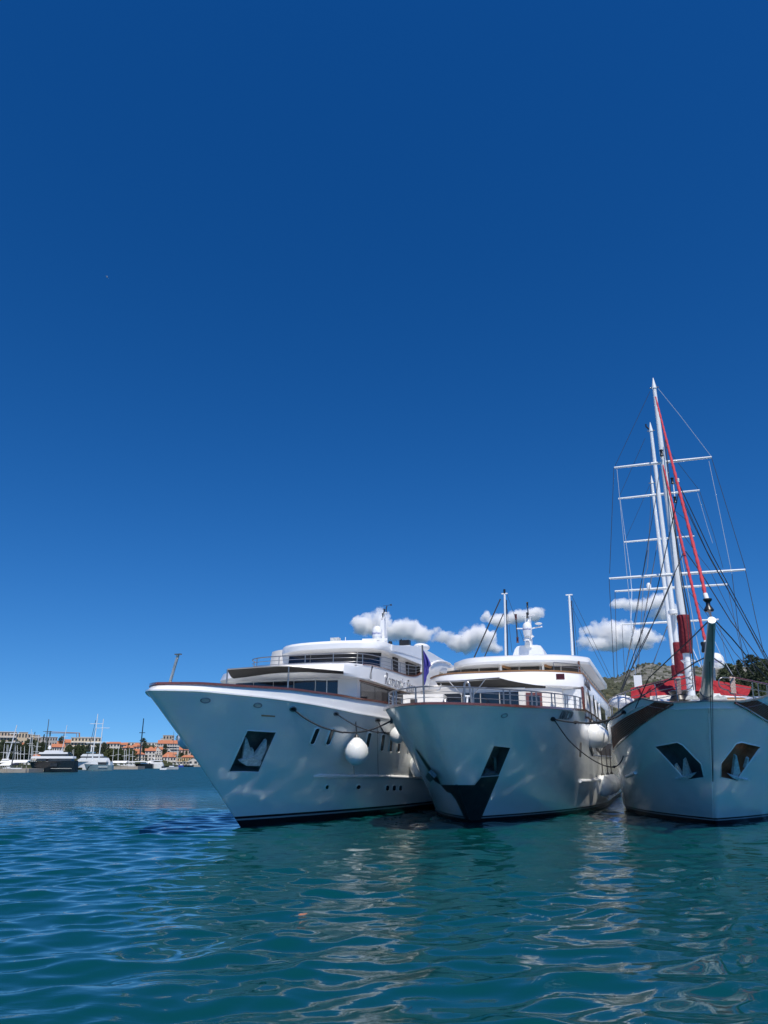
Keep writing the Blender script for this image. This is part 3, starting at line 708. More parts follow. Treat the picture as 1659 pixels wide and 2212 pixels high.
# deckhouse
def hid(a0, l0, a1): return [Vector((-l0, a0, 0)), Vector((-l0, a1, 0)), Vector((l0, a1, 0))]
def ring(vis, hidden, z): return [Vector((p.x, p.y, z)) for p in vis] + [Vector((p.x, p.y, z)) for p in hidden]
def front(af, w, ln, n, a_end, z, N=26, wl=None):
    r = []; wl = wl or w
    for q in np.linspace(-1, 1, N):
        l = (w if q > 0 else wl) * math.copysign(abs(q) ** .8, q); r.append(Vector((l, af + ln * abs(q) ** (n * .8), z)))
    return r + [Vector((w, a_end, z)), Vector((-wl, a_end, z))]
hs = lambda z, d=0.0: front(3.1 + d, 3.72 - d, 1.0, 4, 30, z)
MB().loft([hs(4.4), hs(6.75)], 0, True, True).build('deckhouse', M['cream'], Y1, 30)
def wpanel(fr, pix, n0, nm, mt, parent, push=.02):      # a pane through four photo points, on a plane given by point and normal
    p0, n = n0; pts = [fr.pl(*q, p0, n) + n * push for q in pix]
    return MB().prism(pts, -n * .05).build(nm, mt, parent)
# front windows follow the curved front of the house: panes between mullions
fa = [p for p in resample([q for q in hs(0)[:26]], 60) if -2.6 < p.x < 3.0]
fa = resample(fa, 6)
for a, b in zip(fa, fa[1:]):
    t = (b - a).normalized(); n = Vector((t.y, -t.x, 0)); a2, b2 = a + t * .025, b - t * .025
    MB().prism([Vector((a2.x, a2.y, 5.0)) + n * .05, Vector((b2.x, b2.y, 5.0)) + n * .05, Vector((b2.x, b2.y, 6.42)) + n * .05, Vector((a2.x, a2.y, 6.42)) + n * .05], -n * .12).build('front_window', M['glass'], Y1)
sx = 3.72
def sidewin(a0, a1, z0, z1_, nm='side_window', mt=None, x=sx): return MB().box((x, (a0 + a1) / 2, (z0 + z1_) / 2), (.06, a1 - a0, z1_ - z0)).build(nm, mt or M['glass2'], Y1)
for a0, a1 in ((4.6, 6.6), (6.65, 8.6), (8.65, 10.6), (10.65, 12.6), (12.65, 15.5), (15.55, 19)): sidewin(a0, a1, 5.1, 6.42)
MB().box((sx + .015, 8.6, 6.47), (.08, 8.3, .06)).build('window_trim', M['mahog'], Y1)
# upper deck band: sweeping white fascia with the name
bo = [F1.Z(*za(*q), 6.5) for q in ((320, 640), (640, 615), (1000, 600))]
def band(z, df=0.0, w=4.12):
    return [Vector((-w + 1.2, 3.0 + df, z)), Vector((-w + .2, 3.9 + df, z)), Vector((-w, 5.5 + df, z)), Vector((-w, 33, z)), Vector((w, 33, z)), Vector((w, 4 + df * .4, z)), Vector((w - .03, 2.6 + df * .6, z)), Vector((w - .5, 1.6 + df, z)), Vector((w - 2, 1.3 + df, z)), Vector((0, 1.4 + df, z)), Vector((-w + 2.4, 2.0 + df, z))]
MB().loft([smooth_pts(band(6.5, .25) + [band(6.5, .25)[0]], 70, 2)[:-1], smooth_pts(band(6.62) + [band(6.62)[0]], 70, 2)[:-1], smooth_pts(band(7.0, .3) + [band(7.0, .3)[0]], 70, 2)[:-1], smooth_pts(band(7.19, 1.3) + [band(7.19, 1.3)[0]], 70, 2)[:-1]], 0, True, True).build('upper_deck', M['white'], Y1, 35)
# fascia side wall (port): from photo outline on the plane of the ship's side, swooping aft
fas_top = [(1300, 487), (1659, 515)]
topz = [F1.L(*q, 4.12) for q in [za(1000, 495), za(1300, 487), za(1480, 492), za(1659, 515)] + [zb(270, 875), zb(400, 905), zb(600, 960), zb(700, 995), zb(800, 1020), zb(880, 1012), zb(930, 990), zb(960, 965)]]
botz = [F1.L(*q, 4.12) for q in [za(1000, 600), za(1300, 605), za(1480, 632), za(1659, 665)] + [zb(200, 1040), zb(300, 1076), zb(400, 1110), zb(600, 1180), zb(700, 1205), zb(800, 1232), zb(880, 1252), zb(960, 1275)]]
n_ = 44; tp = smooth_pts(topz, n_); bt = smooth_pts(botz, n_)
tp = [p for p in tp if p.y > 3.0]; bt = resample([p for p in bt if p.y > 3.0], len(tp))
for q_ in range(3): tp[q_].x -= .03 * (3 - q_); bt[q_].x -= .03 * (3 - q_)
o = Vector((.03, 0, 0)); i_ = Vector((-.1, 0, 0))
MB().loft([[p + i_ for p in bt], [p + o for p in bt], [p + o for p in tp], [p + i_ for p in tp]], 0, closed=False).build('fascia', M['white'], Y1, 35)
strip([p + Vector((-.03, 0, .0)) for p in tp[2:]], .17, .06, MB()).build('fascia_cap', M['mahog'], Y1, 40)
def on_side(x, pts, f): return [F1.L(*f(*q), x) for q in pts]
nm = on_side(4.16, [(470, 1020), (720, 1130), (880, 1165)], zb)
def nb(q, A=on_side(4.16, [(462, 1035), (640, 1098), (860, 1160)], zb)):
    return A[0].lerp(A[1], q).lerp(A[1].lerp(A[2], q), q)
lettering('Romantic Star', nb(0), nb(1), Vector((1, 0, 0)), .62, M['chrome'], Y1, .03, .35, 'name_lettering', nb)
# band cap + railing on upper deck
rl1 = [(-3.2, 6.6), (-2.9, 5.5), (-2.2, 4.9), (-1, 4.65), (0.5, 4.55), (2, 4.6), (3.2, 4.8), (3.8, 5.3), (4.05, 6.6)]
rl = smooth_pts([Vector((a, b, 7.2)) for a, b in rl1], 26, 2)
tail = [F1.L(*q, 4.05) for q in [za(1600, 400), zb(270, 745), zb(420, 790), zb(620, 870), zb(800, 925), zb(930, 968)]]
def rail_line(dz, k=1.0):
    f = [Vector((p.x, p.y, 7.22 + dz)) for p in rl]
    # aft part follows the swooping fascia cap
    g = []
    for p in tp:
        if p.y > 7.2: g.append(Vector((4.05, p.y, p.z + .06 + (dz - .06) * (1 if p.y < 12 else max(0, 1 - (p.y - 12) / 4.2) ** .6))))
    return f + g
for dz, nm_ in ((.66, 'handrail'), (.45, 'mid_rail'), (.25, 'mid_rail')):
    MB().tube(rail_line(dz), .028 if nm_ == 'handrail' else .014, 6).build(nm_, M['steel'], Y1, 60)
a_, b_ = rail_line(.66), rail_line(0)
for i in list(range(1, len(a_) - 3, 4)):
    MB().tube([b_[i] - Vector((0, 0, .1)), a_[i]], .022, 6).build('stanchion', M['steel'], Y1, 60)
strip(rail_line(-.02)[:30], .16, .06, MB()).build('deck_edge_trim', M['mahog'], Y1, 40)
# wheelhouse
wh = lambda z, d=0.0: front(7.7 + d, 3.5 - d * .5, .9, 4, 24, z)
MB().loft([wh(7.0), wh(8.75, .25)], 0, True, True).build('wheelhouse', M['cream'], Y1, 30)
fb = resample([p for p in resample(wh(0)[:26], 60) if -1.9 < p.x < 3.46], 5); 
for a, b in zip(fb, fb[1:]):
    t = (b - a).normalized(); n = Vector((t.y, -t.x, 0)); a2, b2 = a + t * .03, b - t * .03; tl = Vector((0, .2, 0))
    MB().prism([Vector((a2.x, a2.y, 7.3)) + n * .06, Vector((b2.x, b2.y, 7.3)) + n * .06, Vector((b2.x, b2.y, 8.5)) + n * .06 + tl, Vector((a2.x, a2.y, 8.5)) + n * .06 + tl], -n * .12).build('wheelhouse_window', M['glass'], Y1)
MB().box((3.45, 10.9, 8.0), (.12, .75, 1.5)).build('wheelhouse_door', M['dark'], Y1)
for z0, a0, a1 in ((7.4, 13, 18),): MB().box((3.2, (a0 + a1) / 2, 7.9), (.7, a1 - a0, 1.4)).build('side_recess', M['dark'], Y1)
# roof with its long swept side plate and arch
def roof(z, d=0.0, w=3.95):
    return [Vector((-w + .9, 10.0 + d, z)), Vector((-w + 1.5, 8.0 + d, z)), Vector((-1.2, 6.9 + d, z)), Vector((.6, 6.6 + d, z)), Vector((2.6, 6.7 + d, z)), Vector((w - .35, 7.3 + d, z)), Vector((w - .05, 8.3 + d, z)), Vector((w, 10, z)), Vector((w, 30, z)), Vector((-w, 30, z)), Vector((-w + .1, 13, z))]
rf = lambda z, d: smooth_pts(roof(z, d) + [roof(z, d)[0]], 80, 2)[:-1]
MB().loft([rf(8.38, .25), rf(8.45, .02), rf(8.72, 0), rf(8.86, .12)], 0, True, True).build('roof', M['white'], Y1, 35)
xs = 3.97
outl = [zb(560, 600), zb(700, 603), zb(860, 610), zb(905, 618), zb(960, 645), zb(1050, 684), zb(1120, 722), zb(1180, 760), zb(1290, 822), zb(1430, 905), zb(1575, 998), zb(1560, 1015),
        zb(1500, 990), zb(1430, 965), zb(1340, 932), zb(1260, 905), zb(1222, 910), zb(1192, 945), zb(1180, 1000), zb(1195, 1075), zb(1205, 1180), zb(950, 1180), zb(945, 985), zb(960, 965), zb(955, 785), zb(800, 735), zb(700, 702), zb(620, 682), zb(560, 672)]
pl = [F1.L(*q, xs) for q in outl]
MB().prism(pl, Vector((-.14, 0, 0))).build('side_plate', M['white'], Y1)
bulge = [F1.L(*zb(*q), xs + .02) for q in ((1070, 870), (1100, 840), (1140, 822), (1200, 812), (1270, 822), (1330, 850))]
MB().tube(bulge, .07, 8).build('arch_moulding', M['white'], Y1, 60)
MB().box((0, 27, 7.9), (7.2, 5, .05)).build('aft_deck_shade', M['canvas'], Y1)
for a in (23.5, 26): MB().tube([(3.7, a, 7.3), (3.7, a, 9.2)], .04, 6).build('awning_post', M['steel'], Y1, 60)
# roof gear
pm = F1.A(*zb(430, 600), 12.5); px_ = pm.x
def T1(u, v, a=12.5): return F1.A(*zb(u, v), a)
mt = MB(); q0 = T1(440, 600); q1 = T1(448, 160)
mt.loft([[Vector((q0.x + dx * w, 12.5 + dy * w, z)) for dx, dy in ((-.16, -.24), (.16, -.24), (.16, .24), (-.16, .24))] for z, w in ((q0.z - .3, 1.5), (q0.z + .5, 1), (q0.z + 1.3, .72), (q1.z, .4))], 0, True, True)
mst = mt.build('signal_mast', M['white'], Y1, 30)
for u, v, r in ((463, 172, .14), (446, 232, .15), (436, 305, .15)):
    p = T1(u, v); MB().lathe([(r * .6, -.1), (r, -.03), (r, .03), (r * .5, .05)], p, 14).build('mast_platform', M['white'], mst, 40)
for u, v, mt_ in ((455, 145, 'lamp'), (438, 203, 'lamp'), (428, 277, 'rlamp')):
    p = T1(u, v, 12.4); MB().lathe([(.05, -.13), (.07, -.11), (.05, -.09), (.05, .08), (.07, .1), (.05, .13)], p, 12).build('navigation_lamp', M[mt_], mst, 40)
w0 = T1(480, 165); w1 = T1(483, 95); MB().tube([w0, w1, T1(495, 80)], .035, 6).tube([T1(440, 78), T1(530, 66)], .012, 5).build('wind_sensor', M['wire'], mst, 50)
MB().prism([T1(528, 58), T1(550, 52), T1(556, 75), T1(532, 74)], Vector((0, .03, 0))).build('wind_vane', M['wire'], mst)
rd = T1(360, 440, 11.6)
dome = MB().lathe([(.21, -.44), (.265, -.36), (.28, -.21), (.295, -.2), (.295, .08), (.28, .22), (.225, .34), (.13, .41), (.02, .44)], rd, 26).build('radome', M['white'], Y1, 40)
MB().lathe([(.16, -.75), (.1, -.7), (.1, -.44), (.18, -.43)], rd, 14).build('radome_pedestal', M['white'], dome, 40)
def cyl_text(txt, c, r, z, h, ang0, span, parent, mt_):
    me = text_mesh(txt, 1, .01); co = np.array([v.co[:] for v in me.vertices]); w = np.ptp(co[:, 0]); hh = np.ptp(co[:, 1]); x0 = co[:, 0].min(); y0 = co[:, 1].min()
    for v, q in zip(me.vertices, co):
        th = ang0 + span * ((q[0] - x0) / w - .5); rr_ = r + .006 + (.004 if q[2] > 0 else 0)
        v.co = (c[0] + rr_ * math.cos(th), c[1] + rr_ * math.sin(th), c[2] + z + ((q[1] - y0) / hh - .5) * h)
    me.materials.clear(); me.materials.append(mt_); return link('logo_lettering', me, parent)
cyl_text('Intellian', rd, .295, -.03, .13, R(-88), R(115), dome, M['blue'])
ra = T1(330, 525, 11.3)
rad = MB().box(ra, (1.5, .13, .11), R(12)).build('radar_scanner', M['white'], Y1)
MB().lathe([(.24, -.55), (.2, -.3), (.14, -.1), (.1, 0)], ra, 14).build('radar_pedestal', M['white'], rad, 40)
MB().tube([T1(490, 590), T1(490, 375)], .018, 6).build('whip_aerial', M['white'], Y1)
MB().lathe([(.1, -.15), (.13, .05), (.1, .15)], T1(534, 582), 12).build('exhaust_cap', M['lamp'], Y1, 40)
c = T1(730, 573, 14); MB().box(c, (.62, .4, .34)).prism([c + Vector(q) for q in ((-.31, -.22, .17), (-.31, .2, .3), (-.31, .2, .17))], (.05, 0, 0)).build('vent_box', M['lamp'], Y1)
MB().box(c - Vector((0, 0, .22)), (.8, .5, .1)).build('vent_base', M['white'], Y1)
c = F1.A(*zb(930, 605), 17); MB().ell(c + Vector((0, .4, -.05)), (.5, .9, .24), 18, 8).build('life_raft_canister', M['white'], Y1, 50)
c = F1.A(*za(1222, 240), 9.2)
MB().box(c, (.5, .35, .42)).build('searchlight', M['anchor'], Y1)
MB().prism([F1.A(*za(*q), 9.4) for q in ((1250, 215), (1470, 283), (1470, 292), (1250, 292))], Vector((0, .8, 0))).build('roof_locker', M['white'], Y1)
for u in (1250, 1332): MB().tube([F1.A(*za(u, 295), 9.3), F1.A(*za(u, 190), 9.3)], .02, 6).build('whip_aerial', M['white'], Y1)
MB().box(F1.A(*za(903, 318), 7.6), (.25, .3, .25)).build('roof_box', M['white'], Y1)
# foredeck awning on poles
awn = [F1.A(*za(*q), a) for q, a in (((28, 546), .2), ((330, 524), .6), ((600, 508), 1.0), ((712, 510), 1.3), ((1000, 537), 1.6), ((1300, 564), 2.0), ((1300, 574), 2.05), ((990, 578), 2.9), ((620, 592), 2.9), ((400, 612), 2.6), ((110, 640), 2.2), ((60, 620), 1.2))]
aw_f = [F1.A(*za(*q), a) for q, a in (((28, 546), -.6), ((200, 533), -.4), ((400, 519), -.2), ((600, 508), 0.0), ((712, 510), .2), ((900, 527), .5), ((1100, 546), .9), ((1310, 566), 1.3))]
aw_b = [F1.A(*za(*q), a) for q, a in (((100, 644), 1.9), ((330, 617), 2.0), ((450, 602), 2.1), ((620, 586), 2.3), ((760, 578), 2.3), ((950, 570), 2.3), ((1130, 570), 2.1), ((1308, 570), 1.7))]
rows = []
for k in np.linspace(0, 1, 8): rows.append([p.lerp(q, k) + Vector((0, 0, -.10 * math.sin(math.pi * k))) for p, q in zip(resample(aw_f, 30), resample(aw_b, 30))])
aw = MB().loft(rows).loft([[p - Vector((0, 0, .02)) for p in r] for r in rows]).build('awning', M['canvas'], Y1, 40)
MB().tube(aw_f, .03, 6).build('awning_pole', M['steel'], aw, 60)
for u, v0, v1, a in ((28, 546, 720, -.6), (706, 512, 772, .2)): MB().tube([F1.A(*za(u, v0), a), F1.A(*za(u - 12, v1), a)], .035, 6).build('awning_post', M['steel'], aw, 60)
for u, v, du in ((320, 612, 0), (620, 588, 0), (950, 575, 0), (1308, 570, 0)): MB().tube([F1.A(*za(u, v), 2.0), F1.A(*za(u, v + 32), 2.0)], .02, 6).build('awning_bracket', M['steel'], aw, 60)
# jackstaff at the bow
b0 = h1.around(-6, 8, .3)[8]; j0 = F1.A(*z1(205, 692), -6.6); j1 = F1.A(*z1(275, 455), -6.9)
js = MB().loft([[p + Vector((dx, dy, 0)) for dx, dy in ((-.045, -.03), (.045, -.03), (.045, .03), (-.045, .03))] for p in (j0, j1)], 0, True, True).build('jackstaff', M['anchor'], Y1)
MB().box(j1 + Vector((0, 0, .02)), (.26, .1, .04)).build('jackstaff_head', M['anchord'], js)
# ------------------------------------------------------------------ boat 2
F2 = Fr(1017, 1778, 18.5)
Y2 = thing('passenger_yacht', 'white passenger yacht with broad flared bow and dark V shaped plate on its stem', 'yacht', F2.P, -F2.az, 'mini cruise ships moored side by side')
h2 = Hull(F2, 38, -7.2, .3, (plan(-.1, 19, 5.1, 2.2, 1), plan(-.1, 17, 4.3, 3, 1)), (plan(-7.2, 14, 4.95, 2.4, .6), plan(-7.2, 8, 3.5, 2.2, .6)),
          interp([(-8, 4.79), (-6, 4.79), (-4, 4.82), (-2, 4.88), (0, 4.95), (2, 5.03), (6, 5.2), (12, 5.25), (38, 5.2)]), (1.15, 1.1))
pk2 = [z3(790, 1085), z3(897, 1097), z3(822, 1278), z3(702, 1288)]
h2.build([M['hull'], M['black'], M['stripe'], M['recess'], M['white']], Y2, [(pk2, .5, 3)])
def stem2(z): return F2.px((0, -7.2 * z / h2.zd(-7.2), z))
def sx2(v, o):                                   # photo x of the stem at photo height v
    zs = np.linspace(-.3, 4.6, 60); pp = [stem2(z) for z in zs]
    return (float(np.interp(-v, [-q[1] for q in pp], [q[0] for q in pp])) + o, v)
V0, V1, V2 = z3(0, 1340)[1], z3(0, 1390)[1], z3(0, 1572)[1]
sl = [sx2(V2 + (V0 - V2) * q, 1.2) for q in np.linspace(0, 1, 5)]; sr = [sx2(V0 + (V2 - V0) * q, -.8) for q in np.linspace(0, 1, 5)]
conform(F2, [z3(702, 1290), z3(821, 1280), z3(775, 1385), z3(662, 1388), z3(697, 1575)] + sl + [z3(660, 1340)], .035, 3, .05).build('stem_guard_plate', M['plate'], Y2, 40)
conform(F2, sr + [z3(596, 1560), z3(540, 1440), z3(505, 1394), z3(478, 1386), z3(440, 1340)], .035, 3, .05).build('stem_guard_plate', M['plate'], Y2, 40)
MB().tube([Vector((0, -7.2 * z / h2.zd(-7.2) - .01, z)) for z in (.25, .6, 1.2, 1.72)], .05, 8).build('stem_bar', M['plate'], Y2, 50)
conform(F2, [z3(268, 1100), z3(284, 1108), z3(420, 1302), z3(440, 1340), z3(400, 1318)], .03, 1, .05).build('anchor_plate', M['plate'], Y2, 40)
anchor(F2, (790, 1200), [('anchor', [(778, 1155), (795, 1155), (800, 1255), (783, 1255)], .1), ('fluke', [(722, 1235), (745, 1235), (792, 1262), (740, 1282), (716, 1270)], .05), ('fluke', [(842, 1215), (850, 1222), (835, 1275), (800, 1282), (792, 1262)], .05), ('crown', [(716, 1268), (790, 1250), (848, 1278), (795, 1292)], -.05)], .22, .12, M['anchord'], Y2, z3)
for q, p in (((372, 1268), [(350, 1268), (372, 1240), (412, 1278), (385, 1308), (362, 1285)]),):
    h_ = F2.hit(*z3(*q))
    if h_: MB().prism([F2.pl(*z3(*w_), h_[0] + h_[1] * .1, h_[1]) for w_ in p], h_[1] * .18).build('anchor', M['anchord'], Y2, 30)
strip(h2.around(36, 70, dz=.0, inset=-.02), .2, .1, MB()).build('cap_rail', M['mahog'], Y2, 40)
# rails round the foredeck: pairs of stanchions carrying three pipes
base = h2.around(7.6, 60, dz=.1, inset=.14)
for dz, r, nm_ in ((.62, .03, 'handrail'), (.42, .013, 'mid_rail'), (.2, .013, 'mid_rail')):
    MB().tube([p + Vector((0, 0, dz)) for p in base], r, 8).build(nm_, M['steel'], Y2, 60)
bs = resample(base, 230)
for i in range(4, 226, 15):
    for j in (0, 3):
        if i + j < 230: MB().box(bs[i + j] + Vector((0, 0, .3)), (.045, .05, .6), math.atan2(*(bs[min(i + j + 1, 229)] - bs[i + j - 1]).yx)).build('stanchion', M['steel'], Y2)
for f, c, rx, ry, rot in ((z3, (858, 882), 20, 11, -.3), (z3, (1180, 906), 14, 12, 0)):
    oval_fit(F2, f(*c), rx * .3255, ry * .3255, 'fairlead', M['steel'] if c[0] < 900 else M['rope'], Y2, rot, .025, ('fairlead_disc', M['wcanvas'] if c[0] < 900 else M['dark']))  # solid discs; the pale one paints in brightness seen through
h_ = F2.hit(*z3(112, 905))
if h_: MB().tube([h_[0] + h_[1] * .02 + Vector((0, 0, q)) for q in (-.2, .25)], .06, 8).build('fairlead', M['lamp'], Y2, 50)
# name on the bow
a_ = F2.hit(*z3(1228, 876)); b_ = F2.hit(*z3(1308, 886))
if a_ and b_: lettering('ADRIATIC SUN', a_[0], b_[0], ((a_[1] + b_[1]) / 2).normalized(), .42, M['letter'], Y2, .01, .15, 'name_lettering', lambda q: (F2.hit(*z3(1228 + 80 * q, 876 + 10 * q)) or a_)[0])
# slot windows and portholes on the port side
for c, w, h, ln in (((228, 1420), 90, 180, 30), ((408, 1420), 70, 150, 20), ((543, 1420), 34, 210, 4)):
    conform(F2, stad(c, w * .8, h * .9, ln, zd), .006, 0).build('slot_window', M['glass2'] if c[0] > 500 else M['hull2'], Y2)
for x in (752, 812): 
    h_ = F2.hit(*zd(x, 1755))
    if h_: oval_fit(F2, zd(x, 1755), 2.2, 2.2, 'porthole', M['steel'], Y2, 0, .02, ('porthole_glass', M['glass']))
rr = on_hull(F2, [zd(535, 1812), zd(560, 1812), zd(640, 1810), zd(700, 1805), zd(760, 1800), zd(830, 1790), zd(900, 1778)], .03)
if len(rr) > 2: MB().tube(rr, .09, 8).build('rub_rail', M['white'], Y2, 50)
g_ = [F2.A(*zd(*q), 9 + (q[0] - 650) * .012) for q in ((650, 1385), (690, 1500), (935, 1510), (945, 1340), (840, 1330))]
h_ = F2.hit(*zd(760, 1440))
gp = [zd(655, 1388), zd(690, 1492), zd(930, 1506), zd(935, 1345), zd(830, 1335)]
conform(F2, gp, .015, 1).build('gallery_opening', M['dark'], Y2)
for a0, b0 in ((gp[0], gp[1]), (gp[1], gp[2])):
    r_ = on_hull(F2, [(a0[0] + (b0[0] - a0[0]) * q, a0[1] + (b0[1] - a0[1]) * q) for q in np.linspace(0, 1, 6)], .03)
    if len(r_) > 1: MB().tube(r_, .04, 6).build('gallery_sill', M['steel'], Y2, 50)
# deckhouse
hs2 = lambda z, d=0.0: front(4.6 + d, 3.9 - d, 1.1, 4, 30, z)
MB().loft([hs2(4.5), hs2(6.5)], 0, True, True).build('deckhouse', M['cream'], Y2, 30)
fa = resample([p for p in resample(hs2(0)[:26], 60) if -3.3 < p.x < 1.9], 6)
for a, b in zip(fa, fa[1:]):
    t = (b - a).normalized(); n = Vector((t.y, -t.x, 0)); a2, b2 = a + t * .03, b - t * .03
    MB().prism([Vector((q.x, q.y, z)) + n * .05 for q, z in ((a2, 4.9), (b2, 4.9), (b2, 6.2), (a2, 6.2))], -n * .12).build('front_window', M['glass'], Y2)
def wallpt(x, z, off=.06):                       # on the curved front wall at lateral x
    p = min(resample(hs2(z)[:26], 200), key=lambda q: abs(q.x - x)); return p + Vector((0, -off, 0))
MB().prism([wallpt(2.15, 4.8), wallpt(2.95, 4.8), wallpt(2.95, 6.15), wallpt(2.15, 6.15)], (0, .1, 0)).build('front_door', M['mahog'], Y2)
MB().prism([wallpt(2.28, 5.2, .08), wallpt(2.82, 5.2, .08), wallpt(2.82, 6.0, .08), wallpt(2.28, 6.0, .08)], (0, .05, 0)).build('door_pane', M['glass'], Y2)
MB().box((0, 20, 5.9), (9.9, 24, .0), 0).build('spare', M['white'], Y2) if False else None
# wing wall beside the house
MB().box((4.35, 6.4, 5.75), (.95, .08, 1.3)).build('wing_panel', M['white'], Y2)
for a0, w_ in ((7.2, .5), (9.4, .35), (12.4, .35), (15.5, .35), (19, .35)):
    MB().prism([Vector((4.98, a0, 4.6)), Vector((4.98, a0 + w_ * 2.2, 4.6)), Vector((4.98, a0 + w_, 6.5)), Vector((4.98, a0 + w_ * .6, 6.5))], Vector((-.12, 0, 0))).build('side_pillar', M['white'], Y2)
MB().box((4.9, 6.85, 5.7), (.1, .6, 1.7)).build('side_door', M['mahog'], Y2)
for a0, a1 in ((8.2, 9.5), (9.6, 12.4), (12.9, 15.5), (16, 19), (19.5, 26)): MB().box((4.88, (a0 + a1) / 2, 5.75), (.06, a1 - a0, 1.5)).build('side_window', M['glass'], Y2)
MB().box((4.95, 17, 4.95), (.14, 20, .12)).build('window_sill', M['mahog'], Y2)
MB().box((4.6, 18.5, 5.7), (.5, 22, 1.6)).build('side_wall', M['white'], Y2)
# upper deck band
fr2 = lambda z, d=0.0, w=4.95: front(4.4 + d, w, 2.4, 3.6, 34, z, N=40, wl=w - 1.2)
MB().loft([fr2(6.42, .3, 4.9), fr2(6.52, 0.0), fr2(6.85, .05), fr2(7.28, .35, 4.9)], 0, True, True).build('upper_deck', M['white'], Y2, 35)
strip(fr2(7.27, .42, 4.85)[:-1], .22, .08, MB()).build('deck_edge_trim', M['teak'], Y2, 40)
MB().box((4.0, 4.35, 6.88), (.42, .3, .28), R(10)).build('navigation_light_box', M['rlamp'], Y2)
lettering('LATINA', Vector((4.97, 7.2, 6.92)), Vector((4.97, 10.8, 6.92)), Vector((1, 0, 0)), .52, M['chrome'], Y2, .05, 0, 'name_lettering')
rl_ = [p for p in fr2(7.35, .6, 4.75)[:-2] if p.x > 3.4] + [Vector((4.75, 30, 7.35))]
rl_ = resample(rl_, 40)
for dz, r in ((.45, .025), (.25, .014)): MB().tube([p + Vector((0, 0, dz)) for p in rl_], r, 6).build('handrail', M['steel'], Y2, 60)
for p in rl_[::3]: MB().tube([p, p + Vector((0, 0, .45))], .018, 6).build('stanchion', M['steel'], Y2, 60)
# wheelhouse back under the hardtop
wh2 = lambda z, d=0.0: front(12.2 + d, 4.3, 1.0, 4, 28, z)
MB().loft([wh2(7.0), wh2(8.6, .4)], 0, True, True).build('wheelhouse', M['cream'], Y2, 30)
fb = resample([p for p in resample(wh2(0)[:26], 60)], 8)
for a, b in zip(fb, fb[1:]):
    t = (b - a).normalized(); n = Vector((t.y, -t.x, 0)); a2, b2 = a + t * .05, b - t * .05; tl = Vector((0, .3, 0))
    MB().prism([Vector((a2.x, a2.y, 7.45)) + n * .05, Vector((b2.x, b2.y, 7.45)) + n * .05, Vector((b2.x, b2.y, 8.4)) + n * .05 + tl, Vector((a2.x, a2.y, 8.4)) + n * .05 + tl], -n * .1).build('wheelhouse_window', M['win_br'] if 'win_br' in M else M['glass2'], Y2)
MB().prism([Vector((4.4, 13.0, 7.3)), Vector((4.4, 13.35, 7.3)), Vector((4.4, 12.6, 8.6)), Vector((4.4, 12.25, 8.6))], (-.12, 0, 0)).build('door_frame', M['mahog'], Y2)
# hardtop
rt2 = lambda z, d=0.0, w=4.95: front(10.8 + d, w, 2.4, 3.6, 31, z, N=46, wl=w - 1.2)
MB().loft([rt2(8.42, 1.0, 4.5), rt2(8.47, .12, 4.9), rt2(8.6, 0), rt2(8.86, .05), rt2(8.96, .3, 4.8)], 0, True, True).build('hardtop', M['white'], Y2, 35)
MB().loft([rt2(8.40, 1.05, 4.45), rt2(8.418, 1.05, 4.45)], 0, True, True).build('ceiling_panel', M['offwhite'], Y2)
for u, a in ((845, 11.6), (1545, 11.9)):
    p = F2.A(*zc(u, 1372), a); q = F2.A(*zc(u, 1485), a)
    s_ = MB().box(((p.x + q.x) / 2, a, 7.85), (.13, .13, 1.15)).build('roof_post', M['cream'], Y2)
    MB().tube([Vector((p.x + .1, a, 8.38)), Vector((p.x + .9, a + 2.2, 8.2))], .09, 6).build('roof_brace', M['teak'], s_, 40)
# dome, mast and aerials
def T2(u, v, a=15.0): return F2.A(*zc(u, v), a)
q = [T2(*p) for p in ((1030, 1262), (1050, 1185), (1078, 1105), (1110, 1065), (1160, 1048), (1300, 1040), (1440, 1038), (1500, 1050), (1535, 1100), (1560, 1170), (1575, 1235))]
MB().loft([[p for p in q], [p + Vector((0, .15, .03)) for p in q], [Vector((p.x * .97 + .05, p.y + 2.0, 8.9 + (p.z - 8.9) * .97)) for p in q], [Vector((p.x * .9 + .1, p.y + 3.4, 8.9 + (p.z - 8.9) * .5)) for p in q]], 0, True, True).build('mast_dome', M['white'], Y2, 35)
mp = MB(); c0 = T2(1300, 1060, 15.2)
mp.loft([[Vector((c0.x + dx * w + sh, 15.2 + dy * w, z)) for dx, dy in ((-.2, -.28), (.2, -.28), (.2, .28), (-.2, .28))] for z, w, sh in ((c0.z - .1, 1.05, .05), (T2(0, 900).z, .85, .1), (T2(0, 700).z, .5, .12), (T2(0, 560).z, .3, .05))], 0, True, True)
ms2 = mp.build('signal_mast', M['white'], Y2, 30)
MB().loft([[T2(1240 + dx, v, 14.6 + dy) for dx, dy in ((0, 0), (90, 0), (90, .5), (0, .5))] for v in (990, 1042)], 0, True, True).build('mast_bracket', M['wcanvas'], ms2)
MB().tube([T2(1110, 765), T2(1230, 765), T2(1360, 765), T2(1420, 748), T2(1530, 730)], .045, 8).build('crosstree', M['white'], ms2, 50)
MB().tube([T2(1197, 558), T2(1405, 540)], .035, 8).build('crosstree', M['white'], ms2, 50)
for u, v0, v1 in ((1245, 560, 700), (1335, 570, 720)): MB().tube([T2(u, v0), T2(u + 8, v1)], .025, 6).build('mast_stay', M['white'], ms2, 50)
MB().tube([T2(1300, 540), T2(1283, 390)], [.05, .03], 6).build('lamp_pole', M['wire'], ms2, 50)
